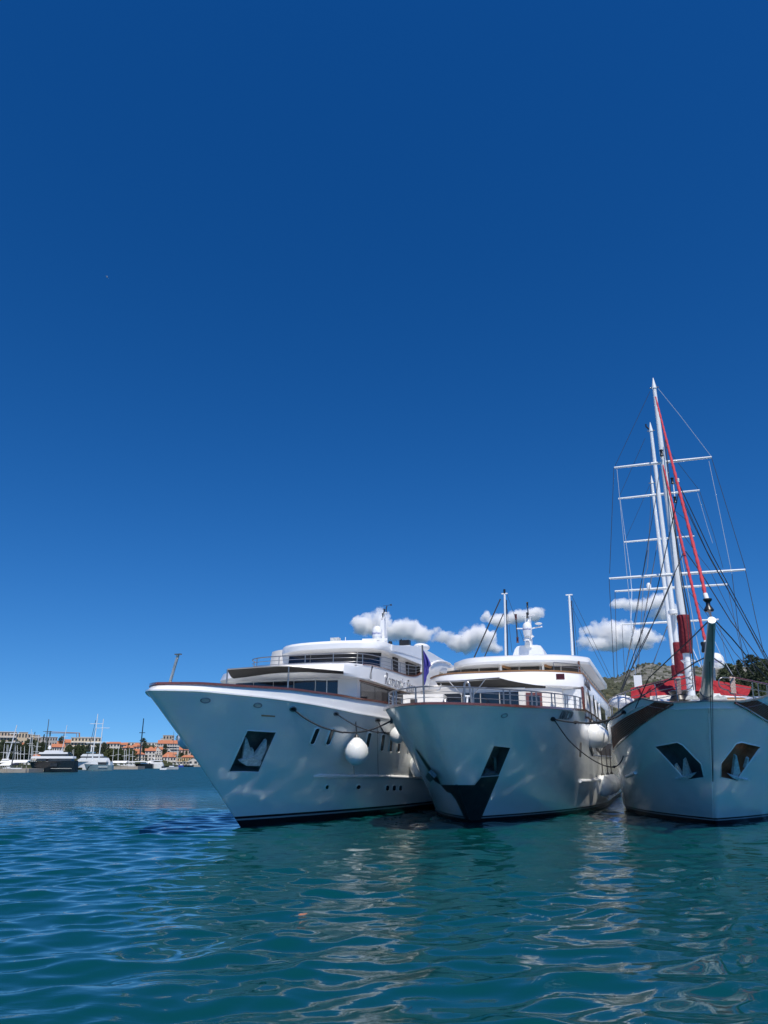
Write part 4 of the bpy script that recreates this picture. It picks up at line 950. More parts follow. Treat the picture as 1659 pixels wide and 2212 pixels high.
for u, v, m_ in ((1283, 370, 'lamp'), (1281, 545, 'lamp')): MB().lathe([(.06, -.18), (.085, -.15), (.06, -.11), (.06, .11), (.085, .15), (.065, .18)], T2(u, v), 12).build('navigation_lamp', M[m_], ms2, 40)
d2 = T2(1283, 775, 14.3)
dm2 = MB().lathe([(.2, -.48), (.265, -.38), (.285, -.2), (.30, -.18), (.30, .1), (.285, .26), (.215, .39), (.12, .46), (.02, .49)], d2, 26).build('radome', M['white'], Y2, 40)
cyl_text('Intellian', d2, .30, -.02, .13, R(-88), R(110), dm2, M['blue'])
MB().lathe([(.13, -.2), (.2, -.08), (.2, .12), (.13, .22)], T2(1275, 880, 14.5), 14).build('horn_speaker', M['white'], ms2, 40)
MB().lathe([(.22, -.1), (.2, .05), (.1, .12), (.08, .24)], T2(1275, 940, 14.4), 14).build('radar_pedestal', M['white'], ms2, 40)
MB().prism([T2(1338, 850, 14.8), T2(1392, 890, 14.8), T2(1345, 920, 14.8)], (0, .2, 0)).build('loudhailer', M['white'], ms2)
gp_ = T2(1468, 683); MB().ell(gp_, (.25, .25, .07), 16, 6).tube([gp_, T2(1470, 735)], .02, 6).build('satellite_disc', M['white'], ms2, 50)
l0, l1 = T2(1092, 570), T2(1120, 955)
st = MB().tube([l0, l1], .045, 6).build('lamp_staff', M['wire'], Y2, 50)
for p in (l0, l1): MB().lathe([(.07, -.18), (.1, -.15), (.07, -.11), (.07, .11), (.1, .15), (.08, .18)], p, 12).build('navigation_lamp', M['rlamp'], st, 40)
# two white spars standing on the hardtop with stays
def spar(fn, b, t, a, w, nm='awning_mast'):
    p, q = F2.A(*fn(*b), a), F2.A(*fn(*t), a)
    o = MB().tube([p, p.lerp(q, .38)], w * 1.15, 8).tube([p.lerp(q, .36), q], w, 10).build(nm, M['mast'], Y2, 50)
    MB().box(q, (w * 6, .12, .07)).build('masthead', M['mast'], o)
    MB().tube([p + Vector((w * 2.1, 0, 0)), p.lerp(q, .9) + Vector((w * 1.7, 0, 0))], .035, 6).build('halyard', M['rope'], o, 50)
    return o, p, q
o, p, q = spar(zc, (925, 1265), (905, 185), 16.5, .07)
MB().lathe([(.08, 0), (.08, .3), (.05, .32)], q, 10).build('masthead_lamp', M['lamp'], o, 40)
for a0, b0, r in (((372, 1308), (835, 275), .045), ((546, 1295), (885, 520), .04)): MB().tube([F2.A(*zc(*a0), 15), F2.A(*zc(*b0), 16.4)], r, 6).build('stay', M['rope'], o, 50)
for a0, b0 in (((945, 200), (1225, 980)), ((950, 440), (1030, 1165)), ((955, 640), (1000, 650))): MB().tube([F2.A(*zc(*a0), 16.5), F2.A(*zc(*b0), 16.5)], .012, 4).build('stay', M['wire'], o, 50)
o, p, q = spar(z3, (1311, 482), (1288, 82), 19, .08)
for a0, b0 in (((1305, 85), (1570, 640)), ((1300, 150), (1550, 640)), ((1312, 120), (1345, 480))): MB().tube([F2.A(*z3(*a0), 19), F2.A(*z3(*b0), 19)], .012, 4).build('stay', M['wire'], o, 50)
# awning over the foredeck
fa_ = [F2.A(*z3(*q), a) for q, a in (((405, 656), 1.9), ((500, 652), 1.7), ((650, 643), 1.4), ((825, 633), 1.4), ((880, 648), 2.2), ((960, 664), 2.9), ((1050, 678), 3.3), ((1132, 688), 3.7))]
ba_ = [F2.A(*z3(*q), a) for q, a in (((432, 690), 3.4), ((520, 696), 3.6), ((640, 700), 3.7), ((745, 697), 3.8), ((850, 696), 3.8), ((960, 700), 3.8), ((1050, 697), 3.8), ((1130, 692), 3.85))]
rows = [[p.lerp(q, k) + Vector((0, 0, -.07 * math.sin(math.pi * k))) for p, q in zip(resample(fa_, 30), resample(ba_, 30))] for k in np.linspace(0, 1, 8)]
aw2 = MB().loft(rows).loft([[p - Vector((0, 0, .02)) for p in r] for r in rows]).build('awning', M['canvas'], Y2, 40)
MB().tube([F2.A(*ze(*q), 1.5) for q in ((672, 213), (900, 208), (1100, 195), (1378, 172))], .045, 8).build('awning_pole', M['steel'], aw2, 60)
MB().tube(smooth_pts([F2.A(*ze(*q), 2.2) for q in ((680, 214), (740, 235), (720, 255), (730, 285), (680, 325))], 14), .03, 6).build('awning_edge', M['wcanvas'], aw2, 60)
MB().tube([F2.A(*ze(*q), 3.3) for q in ((1040, 195), (1100, 240), (1180, 268), (1250, 285), (1659, 283))], .04, 6).build('awning_edge', M['wcanvas'], aw2, 60)
for p in (((815, 205), (960, 362)), ((1220, 185), (1085, 362))): MB().tube([F2.A(*ze(*p[0]), .6), F2.A(*ze(*p[1]), .6)], .025, 6).build('awning_strut', M['steel'], aw2, 60)
# boarding ladder standing in the bow
lp = [(985, 460), (988, 240), (1000, 215), (1030, 215), (1042, 240), (1075, 460)]
ld = MB().tube(smooth_pts([F2.A(*ze(*q), -4.6) for q in lp], 24), .05, 8).build('boarding_gangway', M['steel'], Y2, 60)
MB().tube([F2.A(*ze(990, 372), -4.6), F2.A(*ze(1060, 372), -4.6)], .035, 6).build('gangway_step', M['white'], ld, 60)
MB().tube([F2.A(*ze(1018, 460), -4.7), F2.A(*ze(1024, 370), -4.7)], .04, 6).build('gangway_leg', M['white'], ld, 60)
c = F2.A(*ze(775, 450), -5); MB().lathe([(.25, -.1), (.25, .02), (.1, .06), (.06, .15)], c, 14).build('capstan', M['steel'], Y2, 40)
# white box furniture seen through the rails on the left of the bow
MB().box((-2.4, 1.2, 5.4), (2.0, 1.6, .9), R(8)).build('deck_locker', M['cream'], Y2)
MB().box((-2.75, .36, 5.3), (.35, .06, .65), R(8)).build('locker_door', M['dark'], Y2)
# flag
s0, s1 = F2.A(*zb(976, 1200), -6.0), F2.A(*zb(960, 598), -6.0)
FL = thing('flag', 'drooping blue flag on a thin pole at the bow of the middle yacht', 'flag', F2.M @ s0, 0)
I_ = FL.matrix_basis.inverted() if False else Matrix.Translation(-(F2.M @ s0))
W2 = lambda p: I_ @ (F2.M @ p)
MB().tube([W2(s0), W2(s1)], .035, 8).build('flagstaff', M['anchord'], FL, 50)
lf = smooth_pts([F2.A(*zb(*q), -6) for q in ((964, 640), (966, 760), (970, 900), (972, 1000), (974, 1110))], 20)
rg = smooth_pts([F2.A(*zb(*q), -6) for q in ((968, 655), (1030, 750), (1082, 868), (1040, 900), (1048, 960), (1015, 1010), (1012, 1060), (990, 1128))], 20, 1)
rows = []
for k in np.linspace(0, 1, 16):
    rows.append([W2(p.lerp(q, k) + Vector((0, .22 * math.sin(k * 12 + i * .12) * min(1, k * 3) * (p - q).length, 0))) for i, (p, q) in enumerate(zip(lf, rg))])
MB().loft(rows).loft([[p + Vector((0, .012, 0)) for p in r] for r in rows]).build('flag_cloth', M['flag'], FL, 60)
# ------------------------------------------------------------------ boat 3
F3 = Fr(1547.6, 1782, 19)
Y3 = thing('sailing_ship', 'three masted white sailing ship with red canvas covers and brown plank bands along its bow', 'sailing ship', F3.P, -F3.az)
zd3 = interp([(-5.6, 5.0), (-5.2, 4.95), (-4.6, 4.97), (-4.1, 5.05), (-3.5, 5.17), (-3.1, 5.3), (-2.4, 5.2), (-1.6, 5.08), (-.6, 4.9), (.6, 4.75), (3, 4.55), (8, 4.2), (34, 4.0)])
h3 = Hull(F3, 36, -5.3, .3, (plan(-.05, 16, 4.7, 2.4, 1), plan(-.05, 15, 4.6, 2.3, 1)), (plan(-5.3, 12, 4.75, 2, .6), plan(-5.3, 11, 4.65, 2, .6)), zd3, (.78, .8))
pkL = [z4(*q) for q in ((690, 1045), (878, 1010), (925, 1033), (1080, 1193), (1107, 1310), (965, 1330), (925, 1300))]
pkR = [z4(*q) for q in ((1592, 1048), (1430, 1010), (1385, 1022), (1256, 1190), (1254, 1310), (1395, 1336), (1420, 1290))]
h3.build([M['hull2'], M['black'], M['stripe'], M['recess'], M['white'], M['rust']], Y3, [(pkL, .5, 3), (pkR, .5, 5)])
for c, pk, fl in (((960, 1240), [[(945, 1140), (955, 1140), (1003, 1270), (985, 1292), (935, 1285)], [(868, 1188), (880, 1186), (925, 1262), (925, 1290), (905, 1290)], [(868, 1312), (945, 1290), (1048, 1262), (1010, 1298), (958, 1318)]], 0),
                  ((1395, 1240), [[(1362, 1108), (1372, 1108), (1410, 1280), (1385, 1300), (1340, 1280)], [(1466, 1140), (1478, 1128), (1462, 1255), (1440, 1285), (1425, 1275)], [(1303, 1272), (1395, 1300), (1484, 1322), (1398, 1325), (1340, 1302)]], 1)):
    anchor(F3, c, [('anchor', pk[0], .1), ('fluke', pk[1], .08), ('crown', pk[2], -.03)], .07, .12, M['anchor'], Y3, z4)
for pk_ in (pkL, pkR):
    cx_, cy_ = sum(p[0] for p in pk_) / len(pk_), sum(p[1] for p in pk_) / len(pk_)
    pocket_rim(F3, [(p[0] + (p[0] - cx_) * .015, p[1] + (p[1] - cy_) * .015) for p in pk_], Y3, 'hull2', .028)
# varnished planks: nine strakes between the two edges of the brown band on each bow
def hit3(u, v, prev):
    h = F3.hit(u, v)
    return h
def polyat(P, q):
    d = [0.0]
    for a, b in zip(P, P[1:]): d.append(d[-1] + math.hypot(b[0] - a[0], b[1] - a[1]))
    t = q * d[-1]; return (float(np.interp(t, d, [p[0] for p in P])), float(np.interp(t, d, [p[1] for p in P])))
for lo, hi, nP in (([(872, 664), (700, 762), (560, 860), (480, 930), (400, 995), (350, 1050), (330, 1080)], [(700, 652), (600, 707), (500, 757), (430, 793), (375, 830), (335, 862), (308, 880)], 9),
                   ([(1366, 662), (1480, 722), (1600, 797), (1659, 834), (1760, 900)], [(1562, 645), (1620, 672), (1659, 694), (1720, 727), (1800, 770)], 9)):
    for k in range(nP):
        rows = [[], []]; nn = []
        for q in np.linspace(.004, 1, 26):
            a, b = polyat(lo, q), polyat(hi, q); hh = []
            for w in ((k + .05) / nP, (k + .95) / nP):
                hh.append(F3.hit(*z4(a[0] + (b[0] - a[0]) * w, a[1] + (b[1] - a[1]) * w)))
            if hh[0] and hh[1]:
                rows[0].append(hh[0]); rows[1].append(hh[1])
        if len(rows[0]) < 2: continue
        r4 = [[p + n * o_ for p, n in r] for r, o_ in ((rows[0], -.01), (rows[0], .02), (rows[1], .02), (rows[1], -.01))]
        MB().loft(r4, 0, False).build('plank', M['plank'], Y3, 25)
    rr = on_hull(F3, [z4(*polyat(lo, q)) for q in np.linspace(.01, 1, 26)], .03)
    MB().tube(rr, .05, 6).build('rubbing_strake', M['mahog'], Y3, 50)
for pts in ([(356, 1345), (372, 1335), (450, 1300), (525, 1265)],):
    rr = on_hull(F3, [z4(*q) for q in pts], .04); MB().tube(rr, .09, 8).build('fender_bar', M['white'], Y3, 50)
MB().tube(on_hull(F3, [z4(1142 + 45 * q, 655 + 1020 * q) for q in np.linspace(0, .98, 20)], .01), .03, 6).build('stem_band', M['hull2'], Y3, 50)
h_ = F3.hit(*zg(600, 510))
if h_: oval_fit(F3, zg(600, 510), 4.4, 3.2, 'fairlead', M['lamp'], Y3, .6, .03, ('fairlead_disc', M['dark']))
strip(h3.around(30, 60, dz=.0, inset=-.01), .1, .06, MB()).build('bulwark_cap', M['anchord'], Y3, 40)
# deck fittings at the bow
MB().loft([h3.around(9, 40, dz=-.25, inset=.1), [Vector((0, p.y, p.z)) for p in h3.around(9, 40, dz=-.2, inset=.1)]]).build('foredeck', M['white'], Y3)
def A3(f, u, v, a): return F3.A(*f(u, v), a)
for pts in ([(498, 1045), (508, 1015), (545, 985), (572, 978), (585, 1005), (620, 1000), (640, 980), (668, 1005), (695, 1045)], [(892, 1045), (905, 1010), (940, 985), (965, 975), (975, 1000), (1005, 1005), (1030, 985), (1060, 1005), (1092, 1048)]):
    MB().prism([A3(zf, *q, -4.3) for q in pts], (0, .25, 0)).build('mooring_chock', M['anchor'], Y3, 30)
MB().prism([A3(zf, *q, -3.6) for q in ((1085, 1018), (1300, 1020), (1382, 1045), (1380, 1056), (1090, 1056))], (0, .8, 0)).build('hatch_box', M['teak'], Y3)
MB().lathe([(.35, -.3), (.42, -.1), (.3, .1), (.42, .25), (.3, .3)], A3(zf, 410, 1020, -3.6), 16).build('windlass', M['lamp'], Y3, 40)
MB().prism([A3(zf, *q, -2.4) for q in ((865, 962), (980, 962), (1000, 985), (1180, 1000), (1360, 1005), (1385, 1050), (865, 1050))], (0, .4, 0)).build('deck_coaming', M['white'], Y3)
MB().prism([A3(zf, *q, -2.2) for q in ((0, 1000), (200, 985), (330, 990), (500, 960), (500, 1050), (0, 1050))], (0, .4, 0)).build('deck_coaming', M['cream'], Y3)
# bowsprit, seen almost end on
p0, p1 = A3(z6, 1050, 1440, -4.4), A3(z6, 1104, 700, -9.6)
bs_ = MB().tube([p0, p0.lerp(p1, .5), p1], [.24, .19, .135], 20).build('bowsprit', M['spar'], Y3, 50)
ax = (p1 - p0).normalized(); MB().tube([p1, p1 + ax * .06], .14, 20).build('bowsprit_cap', M['white'], bs_, 40)
MB().tube([p0 - ax * .2, p0 + ax * .35], .27, 20).build('bowsprit_collar', M['anchord'], bs_, 40)
# masts
def mast3(bot, top, a, r0, r1, nm='mast'):
    p, q = F3.A(*bot, a), F3.A(*top, a); r = MB().tube([p, p.lerp(q, .3), p.lerp(q, .75), q], [r0, r0, (r0 + r1) / 2, r1], 16).build(nm, M['mast'], Y3, 50)
    MB().lathe([(r1 * 1.35, -.1), (r1 * 1.2, 0), (.02, .55)], q, 14).build('mast_cap', M['mast'], r, 40)
    for s_ in (-1, 1): MB().tube([q, q + Vector((s_ * r1 * 2.4, 0, -.05))], .03, 6).build('mast_tang', M['anchord'], r, 40)
    return r, p, q
mA, pA, qA = mast3(z6(905, 1440), z5(534, 118), 1.5, .185, .10)
mB_, pB, qB = mast3(z6(800, 1300), z5(503, 545), 10, .16, .10)
mC, pC, qC = mast3(z6(752, 1290), z5(512, 1060), 19, .155, .10)
def on_mast(p, q, z): t = (z - p.z) / (q.z - p.z); return p.lerp(q, t)
def cover(p, q, f, v0, v1, a, r, nm, m_):
    za_, zb_ = F3.A(*f(0, v1), a).z, F3.A(*f(0, v0), a).z
    rows = []
    for k in range(22):
        z = za_ + (zb_ - za_) * k / 21; c = on_mast(p, q, z); row = []
        for j in range(20):
            th = j * 2 * math.pi / 20; rr_ = r * (1 + .13 * mnoise.noise(Vector((math.cos(th) * 1.6, math.sin(th) * 1.6, z * 1.1 + a))) + .07 * math.sin(th * 3 + z * 2.2)) * (1.0 if 0 < k < 21 else .9)
            row.append(c + Vector((rr_ * math.cos(th) + r * .12, rr_ * math.sin(th), 0)))
        rows.append(row)
    return MB().loft(rows, 0, True, True).build(nm, m_, Y3, 60)
cover(pA, qA, z6, 690, 1055, 1.5, .31, 'sail_cover', M['redd'])
cover(pB, qB, z6, 948, 1250, 10, .27, 'sail_cover', M['redd'])
cover(pC, qC, z6, 1165, 1290, 19, .27, 'sail_cover', M['redd'])
MB().lathe([(.3, -.13), (.3, .07), (.25, .11)], A3(z6, 725, 612, 9.5), 18).build('radar_dome', M['white'], mB_, 40)
MB().tube([A3(z6, 735, 640, 9.6), A3(z6, 738, 740, 9.7)], .1, 10).build('radar_bracket', M['white'], mB_, 40)
MB().tube([A3(z6, 870 + 70 * math.cos(k), 1092 + 9 * math.sin(k), 1.5 - .5 * math.sin(k)) for k in np.linspace(0, 6.28, 18)[:-1]], .02, 5, closed=True).build('mast_hoop', M['white'], mA, 50)
for u0, v0, u1, v1 in ((803, 1095, 845, 1135), (940, 1095, 905, 1135)): MB().tube([A3(z6, u0, v0, 1.4), A3(z6, u1, v1, 1.4)], .018, 5).build('hoop_bracket', M['white'], mA, 50)
for pts in ([(885, 1200), (915, 1195), (905, 1240), (872, 1262)], [(885, 1280), (925, 1270)], [(880, 1320), (930, 1310)]): MB().tube([A3(z6, u - 4, v, 1.15) for u, v in pts], .02, 5).build('mast_conduit', M['anchord'], mA, 50)
def spreader(f, l, r, a, nm='spreader'):
    p, q = F3.A(*f(*l), a), F3.A(*f(*r), a)
    return MB().tube([p, p.lerp(q, .48), p.lerp(q, .52), q], [.055, .085, .085, .055], 8).build(nm, M['mast'], Y3, 50)
spreader(z5, (140, 916), (1102, 811), 1.5); spreader(z5, (180, 1222), (983, 1138), 10); spreader(z5, (238, 1650), (933, 1590), 19)
spreader(z6, (90, 283), (1435, 195), 1.5); spreader(z6, (147, 408), (1256, 340), 10); sp = spreader(z6, (217, 735), (1172, 686), 19)
MB().lathe([(.14, -.2), (.14, .1), (.08, .2)], A3(z6, 482, 358, 10), 12).build('spreader_beacon', M['white'], Y3, 40)
for f, u, v, a in ((z5, 607, 770, 1.2), (z5, 714, 1045, 4), (z5, 741, 1232, 4)): MB().lathe([(.08, -.18), (.1, -.15), (.07, -.08), (.07, .08), (.1, .15), (.08, .18)], A3(f, u, v, a), 12).build('navigation_lamp', M['lamp'], Y3, 40)
MB().tube([A3(z5, 722, 1062, 4), A3(z5, 740, 1220, 4)], .03, 6).build('lamp_staff', M['white'], Y3, 50)
MB().tube([A3(z5, 490, 540, 10), A3(z5, 455, 510, 10), A3(z5, 452, 485, 10)], .05, 6).build('wind_sensor', M['lamp'], mB_, 50)
# furled red headsails
def furl(path, r, nm):
    pts = smooth_pts([A3(f, u, v, a) for f, u, v, a in path], 90, 2); rows = []; rad = []
    for i, p in enumerate(pts): rad.append(r * (1 + .16 * math.sin(i * 1.9) + .1 * mnoise.noise(Vector((i * .5, 0, r)))) * (.45 if i < 3 else .62 + .38 * min(1, i / 45)))
    return MB().tube(pts, rad, 10).build(nm, M['pink'], Y3, 60)
tip = p1
s1_ = furl([(z5, 548, 215, 1.2), (z5, 655, 640, -1.2), (z5, 770, 1090, -3.6), (z5, 885, 1540, -5.8), (z5, 998, 1975, -7.7), (z6, 1038, 440, -8.6)], .066, 'furled_sail')
s2_ = furl([(z5, 622, 890, 1.2), (z5, 720, 1300, -.4), (z5, 812, 1680, -1.7), (z5, 883, 1975, -2.7), (z6, 960, 565, -3.8), (z6, 1040, 905, -4.6)], .062, 'furled_sail')
MB().tube([A3(z6, 1038, 435, -8.6), A3(z6, 1056, 490, -8.7)], .09, 10).build('sail_fitting', M['wcanvas'], s1_, 40)
MB().lathe([(.15, -.26), (.185, -.21), (.16, -.15), (.08, -.02), (.08, .08), (.16, .17), (.16, .22)], A3(z6, 1068, 540, -8.8), 18).build('furling_drum', M['lamp'], s1_, 40)
for du in (-12, 0, 14): MB().tube([A3(z6, 1068 + du, 575, -8.8), A3(z6, 1098 + du * .4, 668, -9.5)], .02, 5).build('drum_link', M['steel'], s1_, 50)
MB().tube([A3(z6, 1040, 900, -4.6), A3(z6, 1044, 935, -4.7)], .07, 8).build('sail_fitting', M['wcanvas'], s2_, 40)
MB().lathe([(.11, -.22), (.14, -.16), (.1, 0), (.14, .16), (.11, .22)], A3(z6, 1030, 960, -4.7), 14).build('furling_drum', M['lamp'], s2_, 40)
for v in (1040, 1050, 1060): MB().tube([A3(z5, 748, v + 12, -3.3), A3(z5, 774, v - 14, -3.5)], .05, 5).build('sail_tie', M['wrope'], s1_, 50)
# red awnings stretched low over the foredeck
def awn3(top, bot, a_t, a_b, nm='deck_awning'):
    T = smooth_pts([A3(f, u, v, a_t) for f, u, v in top], 24, 1); B = smooth_pts([A3(f, u, v, a_b) for f, u, v in bot], 24, 1); rows = []
    for k in np.linspace(0, 1, 9): rows.append([p.lerp(q, k) + Vector((0, .12 * math.sin(i * .9 + 7 * k) * math.sin(k * 3.14), -.1 * math.sin(k * 3.14))) for i, (p, q) in enumerate(zip(T, B))])
    return MB().loft(rows).loft([[p + Vector((0, .02, 0)) for p in r] for r in rows]).build(nm, M['red'], Y3, 50)
awn3([(z4, 478, 543), (z4, 620, 508), (z4, 780, 468), (z4, 880, 442), (z4, 960, 430)], [(z4, 482, 632), (z4, 620, 622), (z4, 780, 612), (z4, 880, 604), (z4, 960, 600)], 4.0, 2.6)
awn3([(z4, 1020, 432), (z4, 1070, 444), (z4, 1110, 452), (z4, 1150, 458)], [(z4, 1025, 565), (z4, 1070, 568), (z4, 1110, 570), (z4, 1150, 572)], 4.0, 2.6)
awn3([(zf, 868, 775), (zf, 1050, 800), (zf, 1250, 838), (zf, 1422, 868)], [(zf, 868, 985), (zf, 1000, 995), (zf, 1180, 1008), (zf, 1345, 1012)], 4.0, 2.6)
# pulpit rails
P_ = {}
for side in (0, 1):
    sg = 1 if side == 0 else -1
    P_[side] = [(F3.px((sg * h3.dk[side](a), a, zd3(a)))[0], a) for a in np.linspace(-5.3, 9, 200)]
def rimA(u, side):
    xs = sorted(P_[side]); return float(np.interp(u, [q[0] for q in xs], [q[1] for q in xs]))
def rp(f, pts, side, r, nm, m_, rnd=0):
    q = []
    for u, v in pts:
        U, V = f(u, v); q.append(F3.A(U, V, rimA(U, side) + .05))
    if rnd: q = smooth_pts(q, rnd, 2)
    return MB().tube(q, r, 8).build(nm, m_, Y3, 60)
rp(z4, [(288, 668), (300, 640), (340, 610), (420, 582), (560, 536), (690, 498), (860, 462)], 1, .035, 'cap_rail', M['mahog'], 20)
rp(zf, [(1165, 735), (1300, 762), (1440, 790), (1659, 835), (1900, 890)], 0, .035, 'cap_rail', M['mahog'])
rp(zf, [(350, 770), (420, 772), (500, 740), (560, 742), (600, 790), (606, 840), (575, 890), (520, 912), (445, 925), (440, 965)], 1, .025, 'rail_loop', M['steel'], 34)
rp(zf, [(1190, 748), (1100, 742), (1010, 735), (965, 765), (966, 840), (990, 880), (1040, 905), (1108, 918), (1120, 950), (1140, 968), (1185, 972)], 0, .025, 'rail_loop', M['steel'], 34)
for f, side, pts in ((zf, 1, [(0, 942), (360, 880), (585, 815)]), (zf, 1, [(0, 1057), (340, 985), (380, 975)]), (z4, 1, [(290, 720), (400, 640), (560, 600), (610, 590)]), (zf, 0, [(985, 828), (1190, 860), (1420, 900), (1659, 945)]), (zf, 0, [(1210, 972), (1440, 1012), (1525, 1032)])):
    rp(f, pts, side, .014, 'mid_rail', M['steel'], 16)
for f, side, a0, b0 in ((zf, 1, (65, 828), (102, 1062)), (zf, 1, (345, 772), (398, 1068)), (zf, 0, (1192, 970), (1207, 1058)), (zf, 0, (1434, 792), (1456, 1042)), (zf, 0, (1514, 815), (1535, 1025)), (z4, 1, (430, 580), (442, 700)), (z4, 1, (368, 600), (376, 730)), (z4, 1, (312, 632), (322, 770)), (z4, 1, (288, 668), (296, 775)), (zf, 0, (1640, 835), (1650, 1000))):
    rp(f, [a0, b0], side, .023, 'stanchion', M['steel'])
# things beyond the rail
sd = A3(zf, 932, 500, 14)
PL_ = MB().tube([A3(zf, 912, 800, 14), A3(zf, 898, 585, 14)], .07, 8).build('dome_pole', M['steel'], Y3, 50)
d3 = MB().lathe([(.36, -.46), (.45, -.34), (.47, -.08), (.44, .19), (.33, .37), (.15, .46), (.02, .49)], sd, 24).build('radome', M['white'], PL_, 40)
cyl_text('Intellian', sd, .475, -.09, .17, R(-105), R(105), d3, M['blue'])
MB().box(A3(z6, 377, 1315, 7), (.42, .3, .85)).build('deck_locker', M['white'], Y3)
MB().ell(A3(z4, 400, 660, 5), (.7, .5, .35), 14, 8).build('life_raft_canister', M['white'], Y3, 50)
